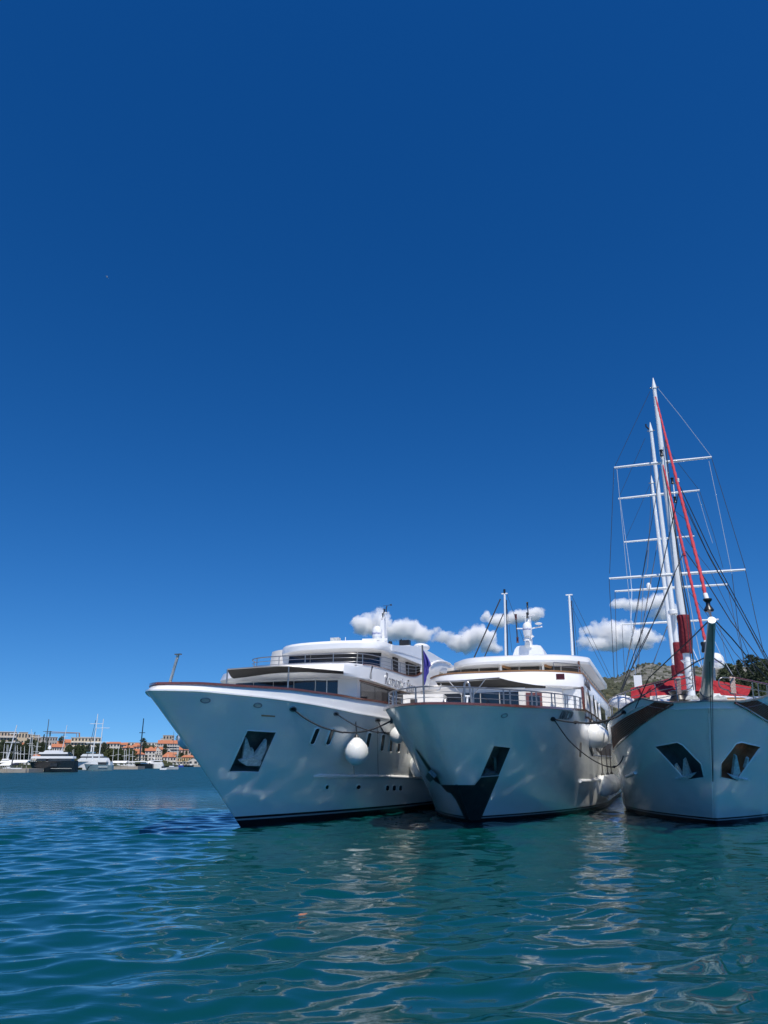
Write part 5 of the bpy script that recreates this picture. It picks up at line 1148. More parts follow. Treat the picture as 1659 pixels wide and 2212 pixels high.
# rigging
def rig(nm, m_, r, path):
    MB().tube([A3(f, u, v, a) for f, u, v, a in path], r, 5).build(nm, M[m_], Y3, 60)
K, G = 'wire', 'pwire'
for nm, m_, r, path in (
    ('stay', K, .022, [(z5, 775, 1170, -3.4), (z5, 600, 1960, -3), (z6, 560, 400, -2.5), (z6, 280, 1180, -1), (z6, 200, 1400, 0)]),
    ('stay', K, .022, [(z5, 830, 1740, -2), (z6, 722, 265, .9), (z6, 470, 850, .3), (z6, 205, 1390, .2)]),
    ('stay', K, .02, [(z6, 740, 235, .9), (z6, 590, 600, .6), (z6, 380, 1000, .4), (z6, 215, 1400, .3)]),
    ('stay', K, .022, [(z5, 790, 1100, -3.4), (z5, 1100, 1760, -2.5), (z6, 1400, 590, -1), (z6, 1700, 1150, 0)]),
    ('stay', K, .016, [(z5, 800, 1180, -3.3), (z5, 1050, 1730, -2.5), (z6, 1375, 590, -1), (z6, 1690, 1160, 0)]),
    ('stay', K, .016, [(z5, 810, 1240, -3.2), (z5, 1080, 1800, -2), (z6, 1390, 620, -1), (z6, 1680, 1170, 0)]),
    ('stay', K, .024, [(z5, 845, 1740, -2), (z6, 1020, 260, -1.5), (z6, 1290, 700, -1), (z6, 1700, 1240, -.5)]),
    ('bowsprit_guy', K, .024, [(z6, 1065, 708, -9.5), (z6, 890, 882, -8), (z6, 480, 1265, -5), (z6, 350, 1560, -3)]),
    ('bowsprit_guy', K, .024, [(z6, 1140, 700, -9.5), (z6, 1300, 870, -8), (z6, 1500, 1110, -6), (z6, 1720, 1340, -4)]),
    ('bowsprit_guy', K, .026, [(z6, 1030, 1065, -7), (z6, 940, 1110, -6.5), (z6, 650, 1300, -4.5), (z6, 215, 1565, -1.5)]),
    ('bowsprit_guy', K, .026, [(z6, 1120, 1065, -7), (z6, 1215, 1130, -6.5), (z6, 1320, 1252, -5)]),
    ('bobstay', 'rope', .013, [(z6, 1108, 742, -9.8), (z6, 1110, 1100, -8), (z4, 1184, 640, -6), (z4, 1187, 1345, -2.2)]),
    ('bobstay', 'rope', .013, [(z6, 1083, 1105, -7.6), (z6, 1090, 1400, -6.4), (z4, 1165, 640, -5.8), (z4, 1184, 1345, -2.2)]),
    ('halyard', K, .03, [(z5, 640, 640, 1.2), (z5, 720, 1350, 1.0), (z5, 800, 1950, .8), (z6, 880, 620, .7), (z6, 945, 1385, .6)]),
    ('halyard', K, .02, [(z5, 620, 900, 1.2), (z5, 745, 1600, 1.0), (z6, 790, 250, .8), (z6, 860, 700, .7), (z6, 925, 1385, .6)]),
    ('halyard', K, .02, [(z6, 795, 250, 5), (z6, 855, 620, 5), (z6, 905, 1000, 5), (z6, 950, 1300, 5)]),
    ('halyard', G, .02, [(z5, 770, 1600, 3), (z6, 835, 215, 3), (z6, 920, 700, 3), (z6, 1010, 1150, 3)]),
    ('shroud', K, .015, [(z5, 137, 920, 1.5), (z5, 95, 1960, 1.5)]), ('shroud', K, .016, [(z6, 90, 290, 1.5), (z6, 120, 850, 1.4), (z6, 140, 1255, 1.2)]),
    ('shroud', G, .015, [(z5, 167, 930, 1.5), (z5, 265, 1960, 1.5), (z6, 275, 330, 1.5), (z6, 350, 1230, 1.2)]),
    ('shroud', G, .013, [(z5, 200, 1230, 10), (z5, 300, 1960, 10), (z6, 315, 430, 9), (z6, 300, 900, 8)]),
    ('shroud', K, .016, [(z6, 148, 412, 10), (z6, 160, 900, 9.5), (z6, 172, 1255, 9)]),
    ('shroud', K, .016, [(z6, 218, 740, 19), (z6, 230, 1000, 18), (z6, 247, 1230, 17)]),
    ('shroud', K, .013, [(z5, 490, 1090, 19), (z5, 245, 1640, 19)]), ('shroud', K, .013, [(z5, 445, 625, 10), (z5, 195, 1190, 10)]),
    ('shroud', K, .012, [(z5, 495, 160, 1.5), (z5, 150, 895, 1.5)]), ('shroud', G, .014, [(z5, 575, 135, 1.5), (z5, 790, 400, 1.5), (z5, 1095, 800, 1.5)]),
    ('shroud', K, .015, [(z5, 1103, 820, 1.5), (z5, 1250, 1300, 1.5), (z5, 1436, 1915, 1.5)]), ('shroud', G, .014, [(z5, 1075, 850, 1.5), (z5, 1190, 1400, 1.5), (z5, 1302, 1960, 1.5)]),
    ('shroud', K, .016, [(z6, 1437, 205, 1.5), (z6, 1530, 640, 1.4), (z6, 1615, 1010, 1.3)]), ('shroud', K, .015, [(z6, 1303, 235, 1.5), (z6, 1370, 800, 1.4), (z6, 1435, 1150, 1.3)]),
    ('shroud', K, .014, [(z5, 985, 1150, 10), (z5, 1120, 1560, 10), (z5, 1215, 1905, 10)]), ('shroud', G, .013, [(z5, 963, 1165, 10), (z5, 1060, 1500, 10), (z5, 1112, 1660, 10)]),
    ('shroud', K, .015, [(z6, 1258, 345, 10), (z6, 1330, 700, 9.5), (z6, 1430, 1140, 9)]), ('shroud', K, .014, [(z6, 1174, 695, 19), (z6, 1250, 1100, 18)]),
    ('shroud', K, .014, [(z5, 640, 690, 10), (z5, 780, 880, 10), (z5, 970, 1125, 10)]), ('shroud', K, .014, [(z5, 690, 1300, 10), (z5, 860, 1440, 10), (z5, 930, 1585, 12)]),
    ('shroud', K, .018, [(z5, 590, 920, 4), (z5, 545, 1260, 4), (z5, 480, 1620, 4), (z5, 420, 1975, 4), (z6, 355, 700, 3), (z6, 245, 1200, 2)]),
    ('shroud', K, .016, [(z5, 505, 700, 10), (z5, 500, 1300, 10), (z5, 470, 1900, 9), (z6, 430, 300, 8), (z6, 380, 1180, 7)]),
    ('shroud', K, .016, [(z5, 570, 1640, 19), (z5, 515, 1975, 18), (z6, 470, 500, 16), (z6, 350, 1250, 14)]),
    ('shroud', K, .016, [(z6, 668, 750, 19), (z6, 590, 950, 17), (z6, 510, 1150, 15)]), ('shroud', K, .016, [(z6, 660, 755, 19), (z6, 560, 1030, 17), (z6, 490, 1250, 15)]),
    ('shroud', K, .018, [(z6, 470, 0, 5), (z6, 400, 360, 5), (z6, 330, 760, 4), (z6, 250, 1180, 3)]), ('shroud', K, .016, [(z6, 555, 0, 6), (z6, 485, 390, 6), (z6, 395, 880, 5), (z6, 290, 1250, 4)]),
    ('shroud', G, .016, [(z6, 800, 420, 6), (z6, 880, 900, 5), (z6, 1000, 1160, 4)]), ('shroud', K, .016, [(z6, 1120, 700, 5), (z6, 1320, 1000, 3), (z6, 1520, 1230, 2)]),
    ('shroud', G, .015, [(z6, 1110, 850, 8), (z6, 1200, 1050, 7), (z6, 1320, 1250, 6)]), ('shroud', K, .015, [(z6, 870, 400, 8), (z6, 1060, 640, 8), (z6, 1270, 1000, 6), (z6, 1390, 1260, 5)]),
    ('shroud', K, .015, [(z5, 740, 1460, 10), (z5, 930, 1730, 10), (z6, 1080, 190, 9), (z6, 1330, 700, 7), (z6, 1540, 1200, 5)])):
    rig(nm, m_, r, path)
# ------------------------------------------------------------------ knotted rope mats hung on the pulpit
def hang_mat(pts, side, label, f=zf):
    q = [F3.A(*f(u, v), rimA(f(u, v)[0], side) - .06) for u, v in pts]; w = [F3.M @ p for p in q]
    c = sum(w, Vector()) / 4; L_ = resample([w[0], w[3]], 16); R_ = resample([w[1], w[2]], 16); rows = []
    for i, (a, b) in enumerate(zip(L_, R_)): rows.append([a.lerp(b, k) + Vector((0, -.03 - .03 * math.sin(i * 2.1 + 20 * k), 0)) - c for k in np.linspace(0, 1, 8)])
    o = thing('rope_mat', label, 'rope mat', c, 0, 'rope mats hung on the pulpit')
    MB().loft(rows).loft([[p + Vector((0, .05, 0)) for p in r] for r in rows]).build('mat_weave', M['mat_rope'], o, 50)
    MB().tube([w[0] - c, w[1] - c], .045, 6).build('mat_fold', M['mat_rope'], o, 50)
hang_mat([(370, 756), (425, 752), (440, 968), (380, 975)], 1, 'knotted pink rope mat hanging left of the bowsprit beside the white foremast base')
hang_mat([(1115, 742), (1190, 750), (1212, 962), (1140, 960)], 0, 'knotted pink rope mat hanging right of the bowsprit in front of red canvas')
# ------------------------------------------------------------------ round fenders
def fender(c, r, label, top=None, squash=1.0, fr=None):
    o = thing('fender', label, 'fender', c, 0, 'round white fenders along the hulls')
    k = r * squash
    MB().lathe([(.02, -k), (r * .35, -k * .95), (r * .68, -k * .74), (r * .92, -k * .4), (r, -.02), (r * .97, k * .28), (r * .84, k * .58), (r * .62, k * .84), (r * .36, k * 1.06), (r * .22, k * 1.16)], (0, 0, 0), 32).build('fender_ball', M['vinyl'], o, 60)
    MB().lathe([(r * .27, k * 1.06), (r * .22, k * 1.2), (r * .14, k * 1.34), (r * .08, k * 1.42)], (0, 0, 0), 14).build('fender_collar', M['lamp'], o, 40)
    if top is not None: MB().tube([Vector((0, 0, k * 1.38)), top - Vector(c)], .03, 6).build('fender_line', M['rope'], o, 50)
    return o
def by_hull(fr, u, v, rpx, off=1.0):
    h = fr.hit(u, v)
    r = rpx * (h[0] - fr.o).length / F_
    p = fr.at(u, v, h[0]); d = fr.d(u, v); p = p - d * (r * off / max(.35, -d.dot(h[1]))); return fr.M @ p, rpx * (p - fr.o).length / F_
tp1 = F1.hit(*z2(330, 1165)); tp1 = F1.M @ F1.A(*z2(318, 940), F1.hit(*z2(330, 1060))[0].y)
c, r = by_hull(F1, *z2(340, 1420), 107 * .2319); fender(c, r, 'ball fender hanging midway along the left yacht below crossing black ropes', tp1, 1.03)
c, r = by_hull(F1, *z2(720, 1262), 70 * .2319); fender(c, r, 'ball fender high on the left yacht just behind the middle yacht bow', F1.M @ F1.hit(*z2(720, 1130))[0] if F1.hit(*z2(720, 1130)) else None)
c, r = by_hull(F1, *z2(918, 1545), 78 * .2319); fender(c, r, 'tall ball fender low on the left yacht against the middle yacht stem', None, 1.25)
p = F1.L(404.5, 1597, -4.0); r = 19.5 * (p - F1.o).length / F_; fender(F1.M @ p, r, 'ball fender peeking out under the far side of the left yacht bow', F1.M @ (p + Vector((.1, 0, 2.2))), 1.0)
c, r = by_hull(F2, *zd(703, 1248), 133 * .1709, .9); t_ = F2.hit(*zd(640, 960)); fender(c, r, 'ball fender hanging high on the middle yacht under a white line', Vector(c) + Vector((-.1, 0, 2.6)))
c2 = Vector(c) + F2.M.to_3x3() @ Vector((.15, 1.9, 0)); fender(c2, r * .98, 'ball fender half hidden behind the front high one on the middle yacht', Vector(c2) + Vector((-.1, 0, 2.4)))
c, r = by_hull(F2, *zd(838, 1885), 102 * .1709, .9); fender(c, r, 'front ball fender of the low cluster between middle yacht and sailing ship', Vector(c) + Vector((0, 0, 2.3)), 1.05)
c2 = Vector(c) + F2.M.to_3x3() @ Vector((.2, 1.5, .02)); fender(c2, r, 'middle ball fender of the low cluster between middle yacht and sailing ship', Vector(c2) + Vector((0, 0, 2.2)), 1.05)
c2 = Vector(c) + F2.M.to_3x3() @ Vector((.35, 3.0, .05)); fender(c2, r * .98, 'rearmost ball fender of the low cluster between middle yacht and sailing ship', Vector(c2) + Vector((0, 0, 2.2)), 1.05)
# ------------------------------------------------------------------ mooring lines
def line(path, P0, P1, label, r=.04, knots=(), name='mooring_line'):
    n = len(path); q = []
    for i, (u, v) in enumerate(path):
        t = i / (n - 1); d0, d1 = (P0 - CAM).length, (P1 - CAM).length; d = ray(u, v).normalized(); q.append(CAM + d * (d0 + (d1 - d0) * t))
    q = smooth_pts(q, 40, 2); mb = MB().tube(q, r, 8)
    c = q[0].copy(); mb.v = [tuple(Vector(p) - c) for p in mb.v]
    o = mb.build(name, M['rope'], None, 60); o.location = c
    tag(o, label, 'mooring line', 'black mooring lines between the boats')
    for k in knots:
        p = q[int(k * 39)] - c; MB().ell(p, (r * 2.4, r * 2.4, r * 2.2), 8, 6).build('rope_knot', M['rope'], o, 50)
def hw(fr, u, v, alt):
    h = fr.hit(u, v); return fr.M @ (h[0] if h else alt)
e1 = hw(F1, *z1(1228, 905), Vector((3, 0, 4))); b2h = hw(F2, *z2(700, 1130), Vector((-2, -5, 4)))
line([z1(1228, 903), z1(1300, 965), z1(1400, 1025), z1(1500, 1068), z1(1650, 1102), z2(200, 1230), z2(320, 1238), z2(450, 1218), z2(560, 1178), z2(672, 1122)], e1, b2h, 'long black rope sagging from the left yacht bow to the middle yacht bow', .034)
e2 = hw(F1, *z2(150, 1060), Vector((3, 4, 4)))
line([z2(150, 1058), z2(250, 1125), z2(340, 1177), z2(470, 1222), z2(570, 1237), z2(648, 1238)], e2, e2.lerp(b2h, .35), 'black rope sloping down behind the hanging fender on the left yacht', .026, (.8,))
e3 = hw(F1, *z2(537, 1122), Vector((3, 8, 4)))
line([z2(537, 1120), z2(562, 1175), z2(600, 1240), z2(640, 1253), z2(672, 1235), z2(705, 1180)], e3, hw(F1, *z2(720, 1180), Vector((3, 8, 4))), 'short knotted black rope looped beside the high fender on the left yacht', .028, (.45,))
f0 = hw(F2, *zd(190, 1030), Vector((4, 1, 4.5))); f1 = hw(F3, *zg(600, 510), Vector((-3, -2, 4.6)))
line([zd(190, 1030), zd(330, 1060), zd(490, 1077), zd(660, 1082), zd(850, 1058), zd(1000, 1005), zd(1085, 940)], f0, f1, 'upper thick black rope from the middle yacht to the sailing ship', .036, (.33,))
line([zd(482, 1060), zd(560, 1082), zd(680, 1090), zd(820, 1075), zd(980, 1020), zd(1088, 950)], f0.lerp(f1, .35), f1, 'second black rope just under the upper one running to the sailing ship', .032)
f2 = hw(F3, *zg(560, 1440), Vector((-4, 3, 2.6)))
line([zd(215, 1045), zd(300, 1172), zd(400, 1308), zd(540, 1435), zd(700, 1552), zd(850, 1625), zd(960, 1643), zd(1030, 1610), zd(1075, 1540), zd(1095, 1450)], f0, f2, 'low black rope hanging in a deep loop from the middle yacht to the sailing ship', .028, (.72,))
# ------------------------------------------------------------------ far shore: land, town, marina
QA, QB = gnd(0, 1667.5), gnd(454, 1655.2)
def quayY(u):                                    # distance of the waterfront along photo column u
    d = ray(u, HZ); A, B = QA, QB; e = B - A     # intersect the view direction with the line A-B
    den = d.x * e.y - d.y * e.x
    return d.y * (A.x * e.y - A.y * e.x) / den
def ground_z(k, Yq): return .9 + Yq * .043 * (lambda x: x * x * (3 - 2 * x))(min(max((k - 1.04) / .85, 0), 1))
rows = []
for iu in range(70):
    u = -260 + iu * 12.5; u_ = min(u, 470); Yq = quayY(u_) ; col = []
    for k in [1.0, 1.0, 1.04] + list(np.linspace(1.08, 2.4, 30)):
        d = ray(u, HZ); Y = Yq * k; p = CAM + d * (Y / d.y)
        col.append(Vector((p.x, p.y, (-1.2 if len(col) == 0 else ground_z(k, Yq) + (.4 * mnoise.noise(Vector((p.x * .03, p.y * .03, 0))) if k > 1.1 else 0)))))
    rows.append(col)
o = MB().loft(rows).build('shore_ground', M['wood'], None, 60); o['kind'] = 'structure'; o['label'] = 'low shore rising behind the marina'
def site(u, vb):                                 # spot on the shore whose ground shows at photo point (u, vb)
    Yq = quayY(u); best = None
    for k in np.linspace(1.03, 2.1, 220):
        p = atY(u, vb, Yq * k); e = p.z - ground_z(k, Yq)
        if best is None or abs(e) < best[0]: best = (abs(e), k, p)
    k, p = best[1], best[2]; return Vector((p.x, p.y, ground_z(k, Yq))), p
def house(name, label, fn, x0, x1, ytop, ybase, yroof, kind, wm, rm, nr, nc, deep=.8, yaw=0.0, cat='house', group='houses of the far town', balc=0):
    u0, vt = fn(x0, ytop); u1, vb = fn(x1, ybase); _, vr = fn(x0, yroof); uc = (u0 + u1) / 2
    g, p = site(uc, vb); dep = (p - CAM).length; s = dep / F_
    w = (u1 - u0) * s; h = (vb - vt) * s + (p.z - g.z); rh = (vt - vr) * s; d = max(w * deep, 5)
    o = thing(name, label, cat, (g.x, g.y, g.z - .0), math.atan2(-g.x, g.y) * 1.0 + R(yaw), group)
    if w > 40: d = 14
    MB().box((0, d / 2, h / 2 - 1.5), (w, d, h + 3)).build('wall', M[wm], o)
    if kind == 'flat':
        MB().box((0, d / 2, h + .12), (w + .5, d + .5, .3)).build('roof', M['pl_w'] if wm != 'pl_w' else M['pl_c'], o)
    elif kind == 'hip':
        e = .5; rg = max(w / 2 - d / 2, w * .12)
        MB().add([(-w / 2 - e, -e, h), (w / 2 + e, -e, h), (w / 2 + e, d + e, h), (-w / 2 - e, d + e, h), (-rg, d / 2, h + rh), (rg, d / 2, h + rh)], [(0, 1, 5, 4), (2, 3, 4, 5), (1, 2, 5), (3, 0, 4), (3, 2, 1, 0)]).build('roof', M[rm], o)
    elif kind == 'gable':                         # ridge along x, slope towards the water
        e = .5
        MB().add([(-w / 2 - e, -e, h), (w / 2 + e, -e, h), (w / 2 + e, d + e, h), (-w / 2 - e, d + e, h), (-w / 2 - e, d / 2, h + rh), (w / 2 + e, d / 2, h + rh)], [(0, 1, 5, 4), (2, 3, 4, 5), (1, 2, 5), (3, 0, 4), (3, 2, 1, 0)]).build('roof', M[rm], o)
    elif kind == 'front':                         # gable end towards the water
        e = .4
        MB().prism([(-w / 2, 0, h), (w / 2, 0, h), (0, 0, h + rh)], (0, .3, 0)).build('gable', M[wm], o)
        MB().add([(-w / 2 - e, -e, h - .2), (0, -e, h + rh + .1), (w / 2 + e, -e, h - .2), (-w / 2 - e, d, h - .2), (0, d, h + rh + .1), (w / 2 + e, d, h - .2)], [(0, 1, 4, 3), (1, 2, 5, 4)]).build('roof', M[rm], o)
    if nr * nc:
        ww, wh_ = w / nc * .5, h / nr * .5; wme = None
        for r in range(nr):
            for c in range(nc):
                if wme is None: wme = MB().box((0, 0, 0), (ww, .16, wh_)).mesh('window_mesh', M['win'])
                q = link('window', wme, o); q.location = (-w / 2 + (c + .5) * w / nc, -.03, (r + .55) * h / nr)
                if balc and r: pass
        if balc:
            for r in range(1, nr): MB().box((0, -.5, r * h / nr - .1), (w * .98, 1.0, .7)).build('balcony', M['pl_w'], o)
    return o
H = house
# left cluster of apartment blocks on the skyline
H('apartment_block', 'tan apartment block with dark window bands at the left edge of the skyline', zt2, -40, 380, 240, 480, 235, 'flat', 'pl_t', 'tile', 3, 6, balc=1, cat='building')
H('apartment_block', 'cream stepped block standing tallest in the left skyline cluster', zt2, 525, 730, 228, 360, 222, 'flat', 'pl_c', 'tile', 2, 3, cat='building')
H('apartment_block', 'wide beige apartment block below the tallest cream one', zt2, 470, 785, 300, 520, 292, 'flat', 'pl_t', 'tile', 3, 5, balc=1, cat='building')
H('apartment_block', 'plain cream flat block right of the tallest cream one', zt2, 755, 925, 292, 400, 286, 'flat', 'pl_c', 'tile', 1, 2, cat='building')
H('apartment_block', 'long tan block with dark window strips left of the row of cypresses', zt2, 770, 1075, 372, 500, 364, 'flat', 'pl_t', 'tile', 2, 6, cat='building')
H('apartment_block', 'long grey block behind the row of cypresses', zt2, 1050, 1520, 368, 550, 360, 'flat', 'pl_g', 'tile', 2, 8, cat='building')
H('penthouse', 'small glazed penthouse on top of the long tan block', zt2, 958, 1080, 300, 372, 292, 'flat', 'pl_g', 'tile', 1, 3, cat='building')
H('house', 'low house with red tile roof at the far left under the apartments', zt2, 230, 370, 556, 600, 506, 'gable', 'pl_p', 'tile', 1, 3)
H('house', 'house with broad red tile roof below the wide beige block', zt2, 530, 760, 590, 660, 515, 'gable', 'pl_w', 'tile', 1, 4)
H('house', 'small pale house with short red roof left of the cypresses', zt2, 1050, 1250, 545, 600, 508, 'gable', 'pl_w', 'tile', 1, 4)
H('boathouse', 'long low pavilion with salmon roof left of the dark yacht', zt2, 570, 1090, 885, 960, 825, 'hip', 'pl_c', 'tile', 1, 8, .35, cat='building')
H('house', 'terracotta roofed house just right of the dark yacht mast', zt3, 75, 345, 770, 880, 690, 'gable', 'pl_w', 'tile', 1, 5)
H('house', 'upper terracotta roofed house behind the dark yacht mast', zt3, 205, 490, 685, 760, 595, 'gable', 'pl_p', 'tile', 1, 5)
H('house', 'cream house with large blank gable end facing the water', zt3, 395, 590, 760, 880, 668, 'front', 'pl_c', 'tile2', 1, 2)
H('house', 'house with bright orange roof on the skyline left of the long apartments', zt3, 410, 610, 640, 720, 558, 'gable', 'pl_w', 'tile', 1, 3)
H('apartment_block', 'long three storey apartment building with pale columns and roof terrace', zt3, 615, 1325, 540, 850, 530, 'flat', 'pl_c', 'tile', 3, 9, balc=1, cat='building')
H('penthouse', 'set back top floor on the long three storey apartment building', zt3, 850, 1310, 490, 560, 484, 'flat', 'pl_g', 'tile', 1, 6, cat='building')
H('house', 'pale pink house with rounded gable right of the white masts', zt3, 1405, 1545, 690, 820, 625, 'front', 'pl_p', 'pl_w', 2, 2)
H('house', 'white house under a long flat orange roof right of the white masts', zt4, 60, 405, 590, 790, 540, 'gable', 'pl_w', 'tile', 2, 4)
H('house', 'low dark windowed house with orange side roof behind the green pines', zt4, 385, 650, 610, 700, 548, 'gable', 'pl_g', 'tile', 1, 3)
H('house', 'pair of joined terracotta roofs above the green pines', zt4, 540, 840, 700, 790, 625, 'hip', 'pl_p', 'tile2', 1, 4)
H('long_hall', 'long low white flat roofed building on the skyline', zt4, 640, 1540, 545, 640, 512, 'flat', 'pl_w', 'tile', 1, 10, .12, cat='building')
H('house', 'big house with broad terracotta hip roof left of the black mast', zt4, 800, 1095, 665, 745, 562, 'hip', 'pl_p', 'tile', 1, 4)
H('house', 'small house with bright orange roof just left of the black mast', zt4, 850, 1060, 800, 850, 738, 'gable', 'pl_g', 'tile', 1, 3)
H('house', 'house with wide orange hip roof at the foot of the black mast', zt4, 845, 1175, 905, 1030, 825, 'hip', 'pl_w', 'tile', 1, 4)
H('house', 'low white boat shed behind the black mast foot', zt4, 850, 1180, 1010, 1080, 990, 'flat', 'pl_w', 'tile', 1, 4)
H('house', 'tall narrow white house with orange roof right of the black mast', zt4, 1210, 1480, 820, 1080, 752, 'gable', 'pl_w', 'tile', 3, 3)
H('house', 'house with square orange roof above the tall narrow white house', zt4, 1290, 1475, 740, 800, 670, 'hip', 'pl_p', 'tile', 1, 2)
H('house', 'white house with curved sign under a tilted terracotta roof', zt4, 1475, 1680, 790, 900, 682, 'front', 'pl_w', 'tile2', 2, 3)
H('house', 'white terrace house in the row right of the black mast', zt4, 1440, 1700, 930, 1090, 900, 'flat', 'pl_w', 'tile', 2, 4)
H('hotel', 'large grey hotel with long orange roof and central gable', zt5, 110, 685, 590, 800, 490, 'gable', 'pl_g', 'tile', 3, 9, balc=1, cat='building')
H('hotel_gable', 'grey gabled front of the large hotel', zt5, 370, 560, 600, 800, 515, 'front', 'pl_g', 'tile', 3, 3, .2, cat='building')
H('apartment_block', 'square beige block with small windows at the top of the town', zt5, 245, 495, 330, 490, 322, 'flat', 'pl_t', 'tile', 2, 3, cat='building')
H('apartment_block', 'dark fronted annex of the square beige block', zt5, 490, 570, 335, 490, 330, 'flat', 'pl_g', 'tile', 3, 1, cat='building')
H('house', 'small white block left of the square beige block', zt5, 170, 245, 420, 500, 412, 'flat', 'pl_w', 'tile', 1, 1)
H('house', 'pale house with steep orange roof left of the hidden fender', zt5, 690, 830, 690, 800, 600, 'front', 'pl_p', 'tile', 2, 2)
H('house', 'orange roofed row with dark balconies below the hidden fender', zt5, 720, 1065, 770, 900, 690, 'gable', 'pl_p', 'tile', 1, 4)
H('house', 'salmon house with stepped orange roof behind the palms', zt5, 1040, 1330, 745, 900, 680, 'gable', 'pl_p', 'tile', 2, 4)
H('boathouse', 'wide shed with orange hip roof at the waterfront', zt5, 205, 605, 985, 1100, 850, 'hip', 'pl_w', 'tile', 1, 5, cat='building')
H('boathouse', 'dull red roofed shed behind the wide waterfront shed', zt5, 460, 620, 900, 980, 840, 'gable', 'pl_g', 'tile2', 1, 2, cat='building')
H('warehouse', 'long ochre yellow warehouse with orange hip roof at the waterfront', zt5, 800, 1185, 990, 1110, 930, 'hip', 'pl_y', 'tile', 1, 6, .4, cat='building')
H('warehouse', 'ochre yellow annex left of the long warehouse', zt5, 590, 800, 1010, 1110, 1003, 'flat', 'pl_y', 'tile', 1, 3, cat='building')
H('house', 'little white gabled house below the ochre yellow warehouse', zt5, 1000, 1285, 1085, 1200, 1010, 'front', 'pl_w', 'pl_w', 1, 2)
H('house', 'stone terrace wall building along the right hand quay', zt5, 560, 1010, 1120, 1190, 1112, 'flat', 'conc', 'tile', 1, 5, .2)
H('house', 'white rendered house beside the large grey hotel', zt5, 0, 200, 560, 690, 520, 'flat', 'pl_w', 'tile', 2, 4)
H('house', 'red tiled house below the large grey hotel', zt5, 0, 200, 760, 880, 685, 'gable', 'pl_p', 'tile', 1, 4)
H('house', 'white cottage with short red roof between hotel and waterfront shed', zt5, 360, 460, 770, 850, 700, 'front', 'pl_w', 'tile2', 1, 1)
# trees of the town
def ttree(kind, var, fn, x, ytop, ybase, wpx, label, group):
    u, vb = fn(x, ybase); _, vt = fn(x, ytop); g, p = site(u, vb); s = (p - CAM).length / F_
    h = (vb - vt) * s + max(p.z - g.z, 0); sc = .0781 if fn in (zt2, zt3) else .0716
    return tree(kind, var, g, h, wpx * sc * s * (3.2 if kind == 'cypress' else 1.05), label, group)
for fn, x, a, b, w, lb in ((zt2, 942, 228, 380, 42, 'dark cypress in front of the glazed penthouse'), (zt2, 1192, 300, 500, 60, 'broad dark cypress left of the dark yacht'), (zt2, 1346, 232, 560, 56, 'tallest dark cypress above the dark yacht'), (zt2, 1285, 420, 700, 60, 'dark cypress low between the tallest two'),
    (zt2, 1430, 400, 560, 80, 'dark cypress right of the tallest one'), (zt2, 182, 388, 520, 60, 'dark cypress before the tan apartment block'), (zt3, 361, 418, 620, 34, 'slim cypress beside a round pine on the skyline'), (zt3, 582, 600, 760, 60, 'dark cypress before the long apartment building'), (zt3, 1372, 540, 940, 60, 'dark cypress between the white masts'),
    (zt3, 1462, 660, 960, 70, 'dark cypress below the pale pink house'), (zt3, 1605, 690, 920, 70, 'dark cypress beside the long orange roof'), (zt4, 95, 610, 850, 66, 'dark cypress at the left end of the white house'), (zt4, 312, 670, 790, 45, 'small dark cypress before the white house'), (zt4, 455, 615, 800, 60, 'dark cypress behind the round green pines'),
    (zt4, 680, 588, 800, 50, 'sharp dark cypress over the round green pines'), (zt4, 722, 670, 800, 36, 'small dark cypress right of the sharp one'), (zt4, 1282, 570, 760, 44, 'slim cypress left of the tall narrow white house'), (zt5, 845, 650, 950, 34, 'dark palm-like cypress below the hidden fender')):
    ttree('cypress', 0, fn, x, a, b, w, lb, 'cypresses in the far town')
for fn, x, a, b, w, lb, v in ((zt3, 312, 480, 640, 130, 'dark round pine on the skyline beside a slim cypress', 0), (zt4, 1145, 428, 640, 160, 'dark umbrella pine standing on the skyline behind the black mast', 0), (zt4, 1180, 560, 860, 150, 'big dark conifer right of the black mast', 0), (zt5, 285, 625, 930, 170, 'big dark oak in front of the large grey hotel', 0),
    (zt5, 685, 335, 480, 150, 'dark hilltop tree left of the hidden fender', 0), (zt5, 800, 850, 980, 130, 'dark bush tree behind the ochre yellow warehouse', 0), (zt5, 1115, 760, 980, 150, 'feathery green tree beside the salmon house', 1), (zt5, 1310, 800, 1200, 250, 'olive green tree on the quay next to the yacht bow', 2), (zt5, 940, 800, 960, 90, 'small palm like tree before the salmon house', 1), (zt4, 1200, 930, 1060, 140, 'dark shrubby tree left of the white row houses', 0)):
    ttree('pine' if 'pine' in lb else 'oak', v, fn, x, a, b, w, lb, 'single trees in the far town')
rng = random.Random(3)
for i in range(26): ttree('pine', (0, 1, 0, 0)[i % 4], zt2, -40 + i * 48 + rng.uniform(-18, 18), rng.uniform(500, 640), rng.uniform(900, 960), rng.uniform(130, 200), 'dark green pine in the belt of trees behind the left berths', 'pines behind the left berths')
for i in range(14): ttree('oak', (0, 1, 0)[i % 3], zt3, 430 + i * 34 + rng.uniform(-10, 10), rng.uniform(730, 850), rng.uniform(1030, 1090), rng.uniform(110, 180), 'green tree before the long apartment building', 'trees before the long apartment building')
for i in range(12): ttree('pine', (1, 2, 1)[i % 3], zt4, 60 + i * 68 + rng.uniform(-16, 16), rng.uniform(750, 830), rng.uniform(1060, 1090), rng.uniform(190, 270), 'round green pine in the clump right of the white masts', 'round pines right of the white masts')
for i in range(8): ttree('oak', 0, zt3, 980 + i * 80 + rng.uniform(-16, 16), rng.uniform(680, 800), rng.uniform(960, 1000), rng.uniform(90, 140), 'dark tree beneath the pale columns of the apartments', 'dark trees beneath the apartments')
